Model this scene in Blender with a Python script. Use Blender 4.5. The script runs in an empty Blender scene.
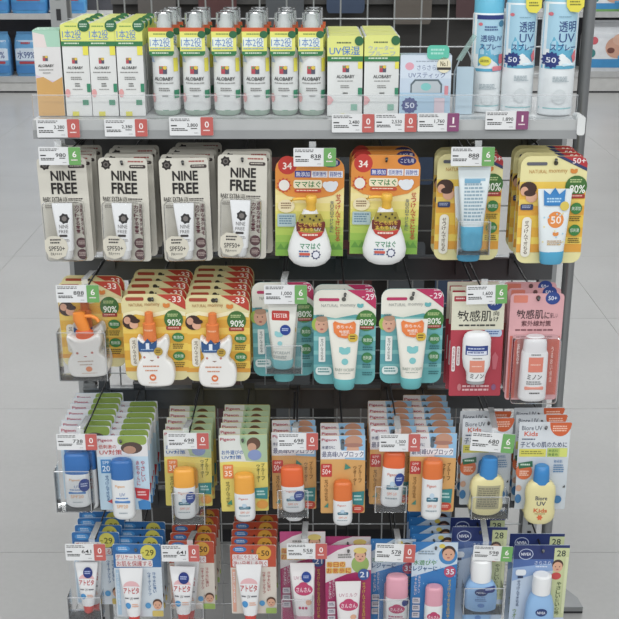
import bpy, math, random
from mathutils import Vector
random.seed(7)
# ------------------------------------------------------------------ camera, world, light, exposure
SC = bpy.context.scene
COL = SC.collection
CAM = Vector((0.0, -1.8, 1.6)); TH = math.radians(19.5); FPX = 1100.0; HALF = 309.5
cd = bpy.data.cameras.new('camera'); cd.sensor_width = 36.0; cd.lens = 36.0 * FPX / 619.0
cd.clip_start = 0.05; cd.clip_end = 100
co = bpy.data.objects.new('camera', cd); COL.objects.link(co)
co.location = CAM; co.rotation_euler = (math.pi / 2 - TH, 0, 0)
SC.camera = co
SC.view_settings.view_transform = 'Standard'; SC.view_settings.look = 'None'
SC.view_settings.gamma = 1.0; SC.view_settings.use_curve_mapping = False
SC.view_settings.exposure = 0.12
SC.cycles.transparent_max_bounces = 48
W = bpy.data.worlds.new('store_ambient'); SC.world = W; W.use_nodes = True
W.node_tree.nodes['Background'].inputs[0].default_value = (0.93, 0.96, 1.0, 1)
W.node_tree.nodes['Background'].inputs[1].default_value = 0.42
def area(name, loc, sx, sy, power, rot=(0, 0, 0), col=(0.985, 1.0, 0.985)):
    l = bpy.data.lights.new(name, 'AREA'); l.shape = 'RECTANGLE'; l.size = sx; l.size_y = sy
    l.energy = power; l.color = col
    o = bpy.data.objects.new(name, l); COL.objects.link(o); o.location = loc; o.rotation_euler = rot
# rows of ceiling fluorescent tubes over the aisle; foremost and far ones added fill
for ly, pw in ((-5.8, 60), (-4.2, 78), (-2.6, 66), (-1.0, 40), (1.8, 34), (4.2, 58), (6.8, 85), (9.0, 60)):
    area('ceiling_tube_and_fill_light', (0.0, ly, 2.95), 7.0, 0.28, pw)

# ------------------------------------------------------------------ projection helpers (pixel of the photo -> point on the plane y = Y)
FW = Vector((0, math.cos(TH), -math.sin(TH))); UP = Vector((0, math.sin(TH), math.cos(TH)))
def P(u, v, Y=0.0):
    d = FW + Vector((1, 0, 0)) * ((u - HALF) / FPX) + UP * ((HALF - v) / FPX)
    return CAM + d * ((Y - CAM.y) / d.y)
def dims(b, Y=0.0):
    u0, v0, u1, v1 = b; um = (u0 + u1) / 2; vm = (v0 + v1) / 2
    return P(u1, vm, Y).x - P(u0, vm, Y).x, P(um, v0, Y).z - P(um, v1, Y).z
def tanphi(v, Y=0.0):
    p = P(HALF, v, Y); return (CAM.z - p.z) / (p.y - CAM.y)

# ------------------------------------------------------------------ materials
def lin(c):
    c = c.lstrip('#'); r = []
    for i in (0, 2, 4):
        s = int(c[i:i + 2], 16) / 255.0
        r.append(s / 12.92 if s <= 0.04045 else ((s + 0.055) / 1.055) ** 2.4)
    g = 0.2126 * r[0] + 0.7152 * r[1] + 0.0722 * r[2]; k = 0.08
    return (r[0] + (g - r[0]) * k, r[1] + (g - r[1]) * k, r[2] + (g - r[2]) * k, 1.0)
MATS = {}
def M(c, rough=0.42, metal=0.0, var=0.05, scale=14.0, bump=0.0, spec=0.5):
    k = (c, rough, metal, var, scale, bump)
    if k in MATS: return MATS[k]
    m = bpy.data.materials.new('surface_' + c.strip('#')); m.use_nodes = True
    nt = m.node_tree; b = nt.nodes['Principled BSDF']
    b.inputs['Roughness'].default_value = rough; b.inputs['Metallic'].default_value = metal
    b.inputs['Specular IOR Level'].default_value = spec
    tc = nt.nodes.new('ShaderNodeTexCoord'); no = nt.nodes.new('ShaderNodeTexNoise')
    no.inputs['Scale'].default_value = scale; no.inputs['Detail'].default_value = 2.0
    nt.links.new(tc.outputs['Object'], no.inputs['Vector'])
    mr = nt.nodes.new('ShaderNodeMapRange')
    mr.inputs['From Min'].default_value = 0.3; mr.inputs['From Max'].default_value = 0.7
    mr.inputs['To Min'].default_value = 1 - var; mr.inputs['To Max'].default_value = 1 + var
    nt.links.new(no.outputs['Fac'], mr.inputs['Value'])
    mx = nt.nodes.new('ShaderNodeVectorMath'); mx.operation = 'SCALE'
    L = lin(c); mx.inputs[0].default_value = L[:3]
    nt.links.new(mr.outputs['Result'], mx.inputs['Scale'])
    nt.links.new(mx.outputs['Vector'], b.inputs['Base Color'])
    if bump:
        bp = nt.nodes.new('ShaderNodeBump'); bp.inputs['Strength'].default_value = bump; bp.inputs['Distance'].default_value = 0.002
        nt.links.new(no.outputs['Fac'], bp.inputs['Height']); nt.links.new(bp.outputs['Normal'], b.inputs['Normal'])
    m.diffuse_color = L
    MATS[k] = m; return m
def clear_mat(name, tint=(0.995, 0.997, 1.0), haze=0.0, rough=0.06, hazecol=(0.9, 0.92, 0.94)):
    if name in MATS: return MATS[name]
    m = bpy.data.materials.new(name); m.use_nodes = True; nt = m.node_tree
    for n in list(nt.nodes): nt.nodes.remove(n)
    o = nt.nodes.new('ShaderNodeOutputMaterial'); t = nt.nodes.new('ShaderNodeBsdfTransparent')
    t.inputs[0].default_value = tint + (1,)
    g = nt.nodes.new('ShaderNodeBsdfGlossy'); g.inputs['Roughness'].default_value = rough
    f = nt.nodes.new('ShaderNodeFresnel'); f.inputs[0].default_value = 1.28
    mx = nt.nodes.new('ShaderNodeMixShader'); nt.links.new(f.outputs[0], mx.inputs[0])
    nt.links.new(t.outputs[0], mx.inputs[1]); nt.links.new(g.outputs[0], mx.inputs[2])
    last = mx
    if haze > 0:
        d = nt.nodes.new('ShaderNodeBsdfDiffuse'); d.inputs[0].default_value = hazecol + (1,)
        no = nt.nodes.new('ShaderNodeTexNoise'); no.inputs['Scale'].default_value = 30
        mr = nt.nodes.new('ShaderNodeMapRange'); mr.inputs['To Min'].default_value = haze * 0.7; mr.inputs['To Max'].default_value = haze * 1.3
        nt.links.new(no.outputs['Fac'], mr.inputs['Value'])
        m2 = nt.nodes.new('ShaderNodeMixShader'); nt.links.new(mr.outputs[0], m2.inputs[0])
        nt.links.new(last.outputs[0], m2.inputs[1]); nt.links.new(d.outputs[0], m2.inputs[2]); last = m2
    nt.links.new(last.outputs[0], o.inputs[0]); MATS[name] = m; return m
ACRYL = clear_mat('clear_acrylic', haze=0.012)
FENCE = clear_mat('fence_acrylic', haze=0.05)
ACRYL_EDGE = clear_mat('acrylic_edge', haze=0.28)
BLISTER = clear_mat('clear_blister', haze=0.006, rough=0.12)
STRIP = clear_mat('clear_strip', haze=0.3, hazecol=(0.85, 0.87, 0.88))
CAPCLEAR = clear_mat('clear_cap', tint=(0.84, 0.86, 0.86), haze=0.07, hazecol=(0.6, 0.63, 0.63))
STEEL = M('#8d8f90', 0.35, 0.85, 0.06)
DARKSTEEL = M('#58595b', 0.34, 0.5, 0.08)
BLACKROD = M('#2c2c2e', 0.35, 0.5)

# ------------------------------------------------------------------ mesh builder
TXT = {}
def glyphs(s, bold=0.0):
    if any(0x4E00 <= ord(c) <= 0x9FFF for c in s): bold = min(bold, .007)
    k = (s, bold)
    if k in TXT: return TXT[k]
    cu = bpy.data.curves.new('lettering', 'FONT'); cu.body = s; cu.fill_mode = 'FRONT'; cu.resolution_u = 2
    cu.offset = bold
    ob = bpy.data.objects.new('lettering', cu); COL.objects.link(ob)
    me = ob.to_mesh()
    vs = [(v.co.x, v.co.y) for v in me.vertices]; fs = [tuple(p.vertices) for p in me.polygons]
    ob.to_mesh_clear(); bpy.data.objects.remove(ob); bpy.data.curves.remove(cu)
    if not vs: vs = [(0, 0), (1, 1)]; fs = []
    x0 = min(v[0] for v in vs); x1 = max(v[0] for v in vs); y0 = min(v[1] for v in vs); y1 = max(v[1] for v in vs)
    vs = [((v[0] - x0) / max(x1 - x0, 1e-6), (v[1] - y0) / max(y1 - y0, 1e-6)) for v in vs]
    TXT[k] = (vs, fs); return TXT[k]

class MB:
    def __init__(s): s.v = []; s.f = []; s.fm = []; s.sm = []; s.mats = []
    def mi(s, m):
        if m not in s.mats: s.mats.append(m)
        return s.mats.index(m)
    def add(s, vs, fs, m, smooth=False):
        n = len(s.v); s.v += [tuple(v) for v in vs]; k = s.mi(m)
        for f in fs:
            s.f.append(tuple(i + n for i in f)); s.fm.append(k); s.sm.append(smooth)
    def box(s, x0, x1, y0, y1, z0, z1, m):
        vs = [(x, y, z) for x in (x0, x1) for y in (y0, y1) for z in (z0, z1)]
        s.add(vs, [(0, 1, 3, 2), (4, 6, 7, 5), (0, 4, 5, 1), (2, 3, 7, 6), (0, 2, 6, 4), (1, 5, 7, 3)], m)
    def prism(s, pts, yf, yb, m, side=None):           # outline in x,z; front yf, back yb
        n = len(pts); cx = sum(p[0] for p in pts) / n; cz = sum(p[1] for p in pts) / n
        s.add([(x, yf, z) for x, z in pts] + [(x, yb, z) for x, z in pts] + [(cx, yf, cz), (cx, yb, cz)],
              [(2 * n, i, (i + 1) % n) for i in range(n)] + [(2 * n + 1, n + (i + 1) % n, n + i) for i in range(n)], m)
        s.add([(x, yf, z) for x, z in pts] + [(x, yb, z) for x, z in pts],
              [(i, i + n, (i + 1) % n + n, (i + 1) % n) for i in range(n)], side or m)
    def tube(s, pts, r, m, seg=8):
        pts = [Vector(p) for p in pts]; rings = []
        for i, p in enumerate(pts):
            d = (pts[min(i + 1, len(pts) - 1)] - pts[max(i - 1, 0)]).normalized()
            a = Vector((1, 0, 0)) if abs(d.x) < 0.9 else Vector((0, 0, 1))
            e = d.cross(a).normalized(); g = d.cross(e)
            rings.append([p + e * (r * math.cos(2 * math.pi * k / seg)) + g * (r * math.sin(2 * math.pi * k / seg)) for k in range(seg)])
        s.rings(rings, m)
    def rings(s, rings, m, cap=True):
        seg = len(rings[0]); vs = [tuple(p) for r in rings for p in r]; fs = []
        for i in range(len(rings) - 1):
            for k in range(seg):
                a = i * seg + k; b = i * seg + (k + 1) % seg
                fs.append((a, b, b + seg, a + seg))
        s.add(vs, fs, m, True)
        if cap:
            for rg, o in ((rings[0], 1), (rings[-1], 0)):
                c = [sum(p[j] for p in rg) / seg for j in range(3)]
                s.add(list(rg) + [c], [((k + 1) % seg, k, seg) if o else (k, (k + 1) % seg, seg) for k in range(seg)], m)
    def mesh(s, name):
        me = bpy.data.meshes.new(name); me.from_pydata(s.v, [], s.f)
        for m in s.mats: me.materials.append(m)
        me.polygons.foreach_set('material_index', s.fm); me.polygons.foreach_set('use_smooth', s.sm)
        me.validate(); me.update()
        if any(s.sm): me.set_sharp_from_angle(angle=math.radians(50))
        return me

def rrect(x0, y0, x1, y1, r, n=5):
    pts = []
    for cx, cy, a0 in ((x0 + r, y0 + r, 180), (x1 - r, y0 + r, 270), (x1 - r, y1 - r, 0), (x0 + r, y1 - r, 90)):
        for k in range(n + 1):
            a = math.radians(a0 + 90 * k / n); pts.append((cx + r * math.cos(a), cy + r * math.sin(a)))
    return pts
def disc(cx, cy, rx, ry=None, n=18):
    ry = ry or rx
    return [(cx + rx * math.cos(2 * math.pi * k / n), cy + ry * math.sin(2 * math.pi * k / n)) for k in range(n)]
def star(cx, cy, r0, r1, n):
    return [(cx + (r0 if k % 2 else r1) * math.cos(math.pi * k / n), cy + (r0 if k % 2 else r1) * math.sin(math.pi * k / n)) for k in range(2 * n)]

class Tpl:
    """a product drawn in the coordinates (px right, py down) of its own artwork; built at true size w x h metres"""
    def __init__(s, b, w, h, tphi=0.3):
        s.b = b; s.kx = w / (b[2] - b[0]); s.kz = h / (b[3] - b[1]); s.xc = (b[0] + b[2]) / 2; s.y0 = b[1]
        s.parts = []; s.surf = {}; s.cur = None; s.nst = 0; s.tphi = tphi; s.w = w; s.h = h
    def X(s, px): return (px - s.xc) * s.kx
    def Z(s, py): return -(py - s.y0) * s.kz
    def part(s, name, mb, parent=None, label=None):
        s.parts.append((name, mb.mesh(name), parent, label))
        if name in ('tube', 'bottle') and s.cur: s.surf[len(s.parts) - 1] = s.cur
        s.cur = None; return len(s.parts) - 1

class Face:
    """artwork on a front surface: flat (y=yf) or following a lofted body"""
    def __init__(s, t, mb, surf=None, yf=0.0, dz=0.0, step=0.00007, rough=0.42):
        s.t = t; s.mb = mb; s.surf = surf or (lambda x, z: yf); s.l = step; s.step = step; s.dz = dz; s.curved = surf is not None; s.rough = rough
    def _put(s, pts, fs, col):
        m = M(col, s.rough) if isinstance(col, str) else col
        out = []
        for px, py in pts:
            x = s.t.X(px); z = s.t.Z(py) + s.dz
            out.append((x, s.surf(x, z) - s.l, z))
        s.mb.add(out, fs, m); s.l += s.step
        return s
    def poly(s, pts, col):
        if s.curved:
            cx = sum(p[0] for p in pts) / len(pts); cy = sum(p[1] for p in pts) / len(pts); n = len(pts)
            q = []; K = 3
            for k in range(1, K + 1): q += [(cx + (x - cx) * k / K, cy + (y - cy) * k / K) for x, y in pts]
            q.append((cx, cy)); fs = [(K * n, i, (i + 1) % n) for i in range(n)]
            for k in range(K - 1): fs += [(k * n + i, (k + 1) * n + i, (k + 1) * n + (i + 1) % n, k * n + (i + 1) % n) for i in range(n)]
            return s._put(q, fs, col)
        return s._put(pts, [tuple(range(len(pts)))], col)
    def rect(s, x0, y0, x1, y1, col):
        if s.curved:
            nx, ny = 10, max(1, int(abs(y1 - y0) / 12))
            q = [(x0 + (x1 - x0) * i / nx, y0 + (y1 - y0) * j / ny) for j in range(ny + 1) for i in range(nx + 1)]
            fs = [(j * (nx + 1) + i, j * (nx + 1) + i + 1, (j + 1) * (nx + 1) + i + 1, (j + 1) * (nx + 1) + i) for j in range(ny) for i in range(nx)]
            return s._put(q, fs, col)
        return s.poly([(x0, y0), (x1, y0), (x1, y1), (x0, y1)], col)
    def rr(s, x0, y0, x1, y1, r, col): return s.poly(rrect(x0, y0, x1, y1, min(r, abs(x1 - x0) / 2.01, abs(y1 - y0) / 2.01), 3), col)
    def ell(s, cx, cy, rx, ry, col, n=18): return s.poly(disc(cx, cy, rx, ry, n), col)
    def text(s, st, x0, y0, x1, y1, col, bold=0.0):
        vs, fs = glyphs(st, bold)
        return s._put([(x0 + a * (x1 - x0), y1 + b * (y0 - y1)) for a, b in vs], fs, col)
    def vtext(s, st, x0, y0, x1, y1, col, bold=0.0):
        n = len(st); hh = (y1 - y0) / n; bold = max(bold, .013)
        for i, ch in enumerate(st):
            if ch in 'ー': s.rect((x0 + x1) / 2 - 1, y0 + i * hh, (x0 + x1) / 2 + 1, y0 + i * hh + hh * .8, col)
            else: s.text(ch, x0, y0 + i * hh + hh * .06, x1, y0 + (i + 1) * hh - hh * .06, col, bold)
            s.l -= s.step
        s.l += s.step; return s
    def micro(s, x0, y0, x1, y1, n, col, seed=1):       # print too small to read: rows of short dashes
        rnd = random.Random(seed * 31 + n); hh = (y1 - y0) / n; l = s.l
        for i in range(n):
            x = x0; e = x1 - rnd.random() * (x1 - x0) * 0.18
            while x < e:
                d = (x1 - x0) * (0.06 + 0.12 * rnd.random())
                s.l = l; s.rect(x, y0 + i * hh, min(x + d, e), y0 + i * hh + hh * 0.55, col); x += d * 1.22
        s.l = l + s.step; return s

def loft(mb, t, prof, m, dz, yc, n=2.4, seg=28):
    """prof rows: (py, left px, right px, half depth m). returns surf(x,z)"""
    rows = []
    for row in prof:
        py, a, b, ry = row[:4]; nn = row[4] if len(row) > 4 else n
        rows.append((t.Z(py) + dz, t.X((a + b) / 2), abs(t.X(b) - t.X(a)) / 2, ry, nn))
    rings = []
    for z, cx, rx, ry, nn in rows:
        r = []
        for k in range(seg):
            a = 2 * math.pi * k / seg; c, s_ = math.cos(a), math.sin(a)
            r.append((cx + rx * math.copysign(abs(c) ** (2 / nn), c), yc + ry * math.copysign(abs(s_) ** (2 / nn), s_), z))
        rings.append(r)
    mb.rings(rings, m)
    rows.sort(key=lambda q: q[0])
    def surf(x, z):
        z = min(max(z, rows[0][0]), rows[-1][0])
        for i in range(len(rows) - 1):
            if z <= rows[i + 1][0] or i == len(rows) - 2:
                d = rows[i + 1][0] - rows[i][0]; f = 0 if d < 1e-9 else min(1, max(0, (z - rows[i][0]) / d)); break
        q = [rows[i][k] + f * (rows[i + 1][k] - rows[i][k]) for k in range(5)]
        g = min(0.97, abs((x - q[1]) / max(q[2], 1e-6)))
        return yc - q[3] * (1 - g ** q[4]) ** (1 / q[4]) - 0.0002
    return surf

def pillow(mb, t, pts, depth, bev, m, dz, yb):
    """outline with rounded front and back edges; front at yb-depth, back at yb"""
    q = [(t.X(x), t.Z(y) + dz) for x, y in pts]
    ar = sum(q[i][0] * q[(i + 1) % len(q)][1] - q[(i + 1) % len(q)][0] * q[i][1] for i in range(len(q)))
    if ar < 0: q = q[::-1]
    # smooth outline by two Chaikin cuts
    for _ in range(2):
        o = []
        for i in range(len(q)):
            a, b = q[i], q[(i + 1) % len(q)]
            o += [(a[0] * .75 + b[0] * .25, a[1] * .75 + b[1] * .25), (a[0] * .25 + b[0] * .75, a[1] * .25 + b[1] * .75)]
        q = o
    n = len(q); nrm = []
    for i in range(n):
        a, b = q[i - 1], q[(i + 1) % n]; dx, dy = b[0] - a[0], b[1] - a[1]; l = math.hypot(dx, dy) or 1
        nrm.append((-dy / l, dx / l))
    rings = []
    for k in range(5):
        a = math.pi / 2 * k / 4
        rings.append([(q[i][0] + nrm[i][0] * bev * (1 - math.sin(a)), yb - depth + bev * (1 - math.cos(a)), q[i][1] + nrm[i][1] * bev * (1 - math.sin(a))) for i in range(n)])
    for k in range(4, -1, -1):
        a = math.pi / 2 * k / 4
        rings.append([(q[i][0] + nrm[i][0] * bev * (1 - math.sin(a)), yb - bev * (1 - math.cos(a)), q[i][1] + nrm[i][1] * bev * (1 - math.sin(a))) for i in range(n)])
    mb.rings(rings, m)

# ------------------------------------------------------------------ things
def tag(o, label, cat, group=None, kind=None):
    if label: o['label'] = label
    if cat: o['category'] = cat
    if group: o['group'] = group
    if kind: o['kind'] = kind
    return o
def obj(name, me, parent=None, loc=(0, 0, 0)):
    o = bpy.data.objects.new(name, me if not isinstance(me, MB) else me.mesh(name)); COL.objects.link(o)
    o.parent = parent; o.location = loc; return o
def thing(name, label, cat, loc, group=None, rot=(0, 0, 0)):
    o = bpy.data.objects.new(name, None); COL.objects.link(o); o.location = loc; o.rotation_euler = rot
    o.empty_display_size = 0.02
    return tag(o, label, cat, group)
def inst(t, name, label, cat, loc, group=None, rot=(0, 0, 0)):
    if len(t.parts) == 1:
        o = obj(name, t.parts[0][1], None, loc); o.rotation_euler = rot; return tag(o, label, cat, group)
    r = thing(name, label, cat, loc, group, rot); made = []
    for pn, me, par, lab in t.parts:
        p = obj(pn, me, r if par is None else made[par]); made.append(p)
        if lab: p['label'] = lab
    return r

# ================================================================== the setting
YM = 0.26                                   # wire back panel of the rack
def floor_mat():
    m = bpy.data.materials.new('store_floor'); m.use_nodes = True; nt = m.node_tree; b = nt.nodes['Principled BSDF']
    tc = nt.nodes.new('ShaderNodeTexCoord'); n1 = nt.nodes.new('ShaderNodeTexNoise'); n1.inputs['Scale'].default_value = 2.2; n1.inputs['Detail'].default_value = 6
    n2 = nt.nodes.new('ShaderNodeTexNoise'); n2.inputs['Scale'].default_value = 60; n2.inputs['Detail'].default_value = 3
    nt.links.new(tc.outputs['Object'], n1.inputs['Vector']); nt.links.new(tc.outputs['Object'], n2.inputs['Vector'])
    ad = nt.nodes.new('ShaderNodeMath'); ad.operation = 'MULTIPLY_ADD'; ad.inputs[1].default_value = 0.35
    nt.links.new(n2.outputs['Fac'], ad.inputs[0]); nt.links.new(n1.outputs['Fac'], ad.inputs[2])
    cr = nt.nodes.new('ShaderNodeValToRGB'); cr.color_ramp.elements[0].position = 0.4; cr.color_ramp.elements[1].position = 0.95
    cr.color_ramp.elements[0].color = lin('#a3a2a0'); cr.color_ramp.elements[1].color = lin('#afaeac')
    nt.links.new(ad.outputs[0], cr.inputs[0]); nt.links.new(cr.outputs[0], b.inputs['Base Color'])
    b.inputs['Roughness'].default_value = 0.28; b.inputs['Specular IOR Level'].default_value = 0.45
    return m
FM = floor_mat()
mb = MB(); mb.box(-7, 7, -5, 14, -0.06, -0.002, M('#8f8e8c', 0.7)); fl = obj('floor', mb); tag(fl, 'pale grey polished store floor of large square tiles', None, None, 'structure')
TS = 0.92; JX = -0.575; JY = 0.765
mb = MB(); g = 0.0011; hx = TS / 2 - g
mb.add([(-hx, -hx, 0), (hx, -hx, 0), (hx, hx, 0), (-hx, hx, 0), (-hx - g*.6, -hx - g*.6, -.002), (hx + g*.6, -hx - g*.6, -.002), (hx + g*.6, hx + g*.6, -.002), (-hx - g*.6, hx + g*.6, -.002)],
       [(0, 1, 2, 3), (4, 5, 1, 0), (5, 6, 2, 1), (6, 7, 3, 2), (7, 4, 0, 3)], FM)
tile_me = mb.mesh('tile')
for i in range(-5, 6):
    for j in range(-4, 13):
        obj('tile', tile_me, fl, (JX + (i + .5) * TS, JY + (j + .5) * TS, 0))

# ---- far shelving across the aisle
YF = 9.1
WHITE = M('#c9c8c5', 0.5); DARK = M('#26262a', 0.7)
def far_bay(name, x0, x1, label, rows):
    r = thing(name, label, 'shelving', ((x0 + x1) / 2, YF, 0)); cx = (x0 + x1) / 2
    mb = MB(); mb.box(x0 - cx, x1 - cx, 0.0, 0.5, 0.016, rows[0] - .036, WHITE); mb.box(x0 - cx, x1 - cx, 0.002, 0.48, 0, 0.016, DARK); obj('plinth', mb, r)
    mb = MB(); mb.box(x0 - cx, x1 - cx, 0.47, 0.5, 0.125, 2.0, M('#4a4a50', 0.7)); obj('back_panel', mb, r)
    for z in rows:
        mb = MB(); mb.box(x0 - cx, x1 - cx, 0.0, 0.47, z - 0.035, z, WHITE); mb.box(x0 - cx, x1 - cx, -0.012, 0.0, z - 0.05, z + 0.004, M('#b9b9b8', 0.45)); obj('shelf_board', mb, r)
    for x in (x0 + .02, x1 - .02):
        mb = MB(); mb.box(x - cx - .02, x - cx + .02, 0.43, 0.47, 0, 2.0, STEEL); obj('upright', mb, r)
zl = P(20, 77, YF).z; zu = P(20, 14, YF).z
far_bay('store_shelving', -4.6, -0.35, 'far white store shelving with blue packs, left of the rack', (zl, zu))
far_bay('store_shelving', 0.35, 4.6, 'far white store shelving with baby wipes packs, right of the rack', (P(600, 72, YF).z, P(600, 12, YF).z))
def soft_pack(w, h, d, col, art):
    t = Tpl((0, 0, 100, 100), w, h); mb = MB(); ry = d / 2
    pr = [(0, 8, 92, .006, 3), (4, 5, 95, .018, 3), (12, 2, 98, ry * .75, 3.4), (28, 0, 100, ry * .96, 4), (60, 0, 100, ry, 4), (92, 1, 99, ry * .97, 4), (100, 4, 96, ry * .85, 4)]
    sf = loft(mb, t, pr, M(col, 0.3), 0, 0, seg=32); f = Face(t, mb, sf, step=.0012); art(f); t.part('bag', mb)
    mb = MB(); mb.box(-w * .42, w * .42, -.004, .004, -.004, .02, M(col, .3)); t.part('seal', mb); return t
def art_blue(f):
    f.rect(3, 14, 97, 34, '#bcd4ec'); f.rect(6, 34, 94, 62, '#d6e4f2'); f.text('水99%', 14, 38, 82, 58, '#23468c', .02)
    f.rr(20, 64, 84, 70, 3, '#b9404c'); f.micro(30, 18, 70, 26, 1, '#b0404a', 3); f.rect(4, 74, 96, 92, '#3f86c6')
def art_wipe(f):
    f.rect(3, 20, 97, 74, '#e9ebee'); f.rect(2, 74, 98, 92, '#3b93cc'); f.ell(22, 36, 8, 8, '#d9606c'); f.ell(18, 62, 8, 9, '#3f8a88')
    f.ell(70, 50, 24, 22, '#d9a68e'); f.ell(58, 56, 8, 6, '#7a4a40'); f.ell(78, 34, 18, 12, '#e2b59e'); f.rr(74, 66, 97, 74, 2, '#5aa6d6')
pk1 = soft_pack(.25, .40, .2, '#63a4d6', art_blue); pk1b = soft_pack(.36, .40, .2, '#4fa0d8', art_blue)
pk2 = soft_pack(.46, .46, .22, '#dfe2e6', art_wipe); pk3 = soft_pack(.32, .3, .2, '#7fb56a', art_wipe)
def far_x(u, v): return P(u, v, YF + .15).x
for u, lab in ((-1, 'cut off by the photo\'s left edge'), (29, 'just left of the boxed lotions'), (58, 'half hidden behind the boxed lotions')):
    inst(pk1, 'wipes_pack', 'blue plastic pack on the far lower shelf, ' + lab, 'pack', (far_x(u, 55), YF + .15, zl + .4), 'blue packs on far lower shelf')
for u, lab in ((-8, 'leftmost'), (30, 'middle one'), (68, 'nearest the wire rack')):
    inst(pk1b, 'wipes_pack', 'light blue pack on the far upper shelf at left, ' + lab, 'pack', (far_x(u, 0), YF + .15, zu + .4), 'blue packs on far upper shelf')
for u, lab in ((604, 'the one beside the spray cans'),):
    inst(pk2, 'wipes_pack', 'white and blue baby wipes pack with photo, ' + lab, 'pack', (far_x(u, 50), YF + .15, P(600, 72, YF).z + .46), 'wipes packs on far right shelf')
inst(pk3, 'wipes_pack', 'green and white pack on the far upper shelf at top right corner', 'pack', (far_x(604, 0), YF + .15, P(600, 12, YF).z + .3))

# ---- dark gondola the rack stands against
YG = 0.80
r = thing('gondola', 'dark aisle gondola end behind the wire rack', 'shelving', (-.02, YG, 0))
mb = MB(); mb.box(-.43, .41, 0, 1.4, .05, 1.85, M('#3a3836', .7)); obj('end_panel', mb, r)
mb = MB(); mb.box(-.42, .40, .02, 1.38, 0, .05, DARK); obj('plinth', mb, r)
for z in (.45, .78, 1.1, 1.42):
    mb = MB(); mb.box(-.43, .41, -.02, 0, z, z + .04, M('#5a5856', .5)); obj('shelf_edge', mb, r)
rnd = random.Random(3)
HC = ['#5f5a56', '#5a3434', '#54585c', '#3c4c66', '#645c54', '#543a3c', '#565a5c']
def rear_pack(c, w, h):
    t = Tpl((0, 0, 100, 100), w, h); mb = MB(); mb.prism([(t.X(a), t.Z(b)) for a, b in rrect(0, 0, 100, 100, 8)], 0, .002, M(c, .5)); t.part('card', mb)
    mb = MB(); loft(mb, t, [(30, 30, 70, .006), (50, 25, 75, .014), (90, 28, 72, .014)], M('#6f6c66', .4), 0, .016, seg=14); t.part('tube', mb); return t
k = 0
for z, lab in ((1.56, 'highest'), (1.20, 'second'), (.86, 'third'), (.56, 'lowest')):
    for i, x in enumerate((-.33, -.2, -.06, .1, .24, .35)):
        c = HC[k % len(HC)]; k += 1
        inst(rear_pack(c, .085, .17), 'hanging_pack', 'dim pack hanging on the rear gondola, %s row, %s from left' % (lab, ('first', 'second', 'third', 'fourth', 'fifth', 'sixth')[i]), 'pack',
             (x + rnd.uniform(-.02, .02), YG - .06, z + rnd.uniform(-.02, .02)), 'dim packs seen through the wire panel')

# ---- the wire display rack: uprights, mesh, hook rails
XL, XR = -0.455, 0.47
rack = thing('display_rack', 'grey steel display rack with wire mesh back and hook rails', 'rack', (0, YM, 0))
def slotted(x, name):
    mb = MB(); mb.box(x - .015, x + .015, .0, .04, .02, 1.75, M('#a3a5a6', .4, .4)); o = obj(name, mb, rack)
    mb = MB()
    for i in range(46): mb.box(x - .004, x + .004, -.0012, .002, .06 + i * .036, .06 + i * .036 + .02, DARK)
    obj('slots', mb, o)
slotted(XL, 'upright'); slotted(XR, 'upright')
mb = MB(); mb.tube([(.515, .03, .02), (.515, .03, 1.78)], .0115, M('#8f9192', .3, .7), 12); obj('post', mb, rack)
mb = MB(); mb.box(XR, .527, .015, .035, 1.66, 1.70, DARKSTEEL); obj('post_bracket', mb, rack)
mb = MB(); mb.box(XR, .515, .02, .03, .45, .48, STEEL); obj('post_bracket', mb, rack)
for x in (XL, XR):
    mb = MB(); mb.prism([(x - .02, .02), (x + .02, .02), (x + .02, .0), (x - .02, .0)], -.28, .34, STEEL); o = obj('foot', mb, rack)
fp = [(.46, .23), (.668, .23), (.664, .27), (.640, .315), (.60, .34), (.46, .34)]; n = len(fp)
mb = MB(); mb.add([(x, y, .018) for x, y in fp] + [(x, y, .006) for x, y in fp], [tuple(range(n))] + [(i, i + n, (i + 1) % n + n, (i + 1) % n) for i in range(n)], M('#8b8d8e', .4, .3)); o = obj('foot_plate', mb, rack)
mb = MB(); mb.add([(x, y, .006) for x, y in fp] + [(x, y, 0) for x, y in fp], [tuple(range(n))] + [(i, i + n, (i + 1) % n + n, (i + 1) % n) for i in range(n)], DARK); obj('foot_pad', mb, o)
wire = M('#a5a7a8', .35, .5)
nx = 19
vw = MB(); vw.tube([(0, 0, .12), (0, 0, 1.74)], .0016, wire, 6); vme = vw.mesh('vertical_wire')
for i in range(nx):
    obj('vertical_wire', vme, rack, (XL + .02 + (XR - XL - .04) * i / (nx - 1), .012, 0))
hw = MB(); hw.tube([(XL + .015, 0, 0), (XR - .015, 0, 0)], .0016, wire, 6); hme = hw.mesh('horizontal_wire')
for i in range(33):
    obj('horizontal_wire', hme, rack, (0, .009, .13 + i * .05))
HOLE_V = {1: 163, 2: 300, 3: 443, 4: 552}
HZ = {k: P(309, v, 0).z for k, v in HOLE_V.items()}
for k in (1, 2, 3, 4):
    z = HZ[k]; mb = MB(); mb.box(XL, XR, -.028, -.016, z - .038, z + .006, DARKSTEEL); mb.box(XL, XR, -.034, -.016, z + .006, z + .009, STEEL); o = obj('hook_rail', mb, rack)
    for x in (XL + .01, XR - .01):
        mb = MB(); mb.box(x - .012, x + .012, -.016, .002, z - .05, z + .012, STEEL); obj('rail_bracket', mb, o)

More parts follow.
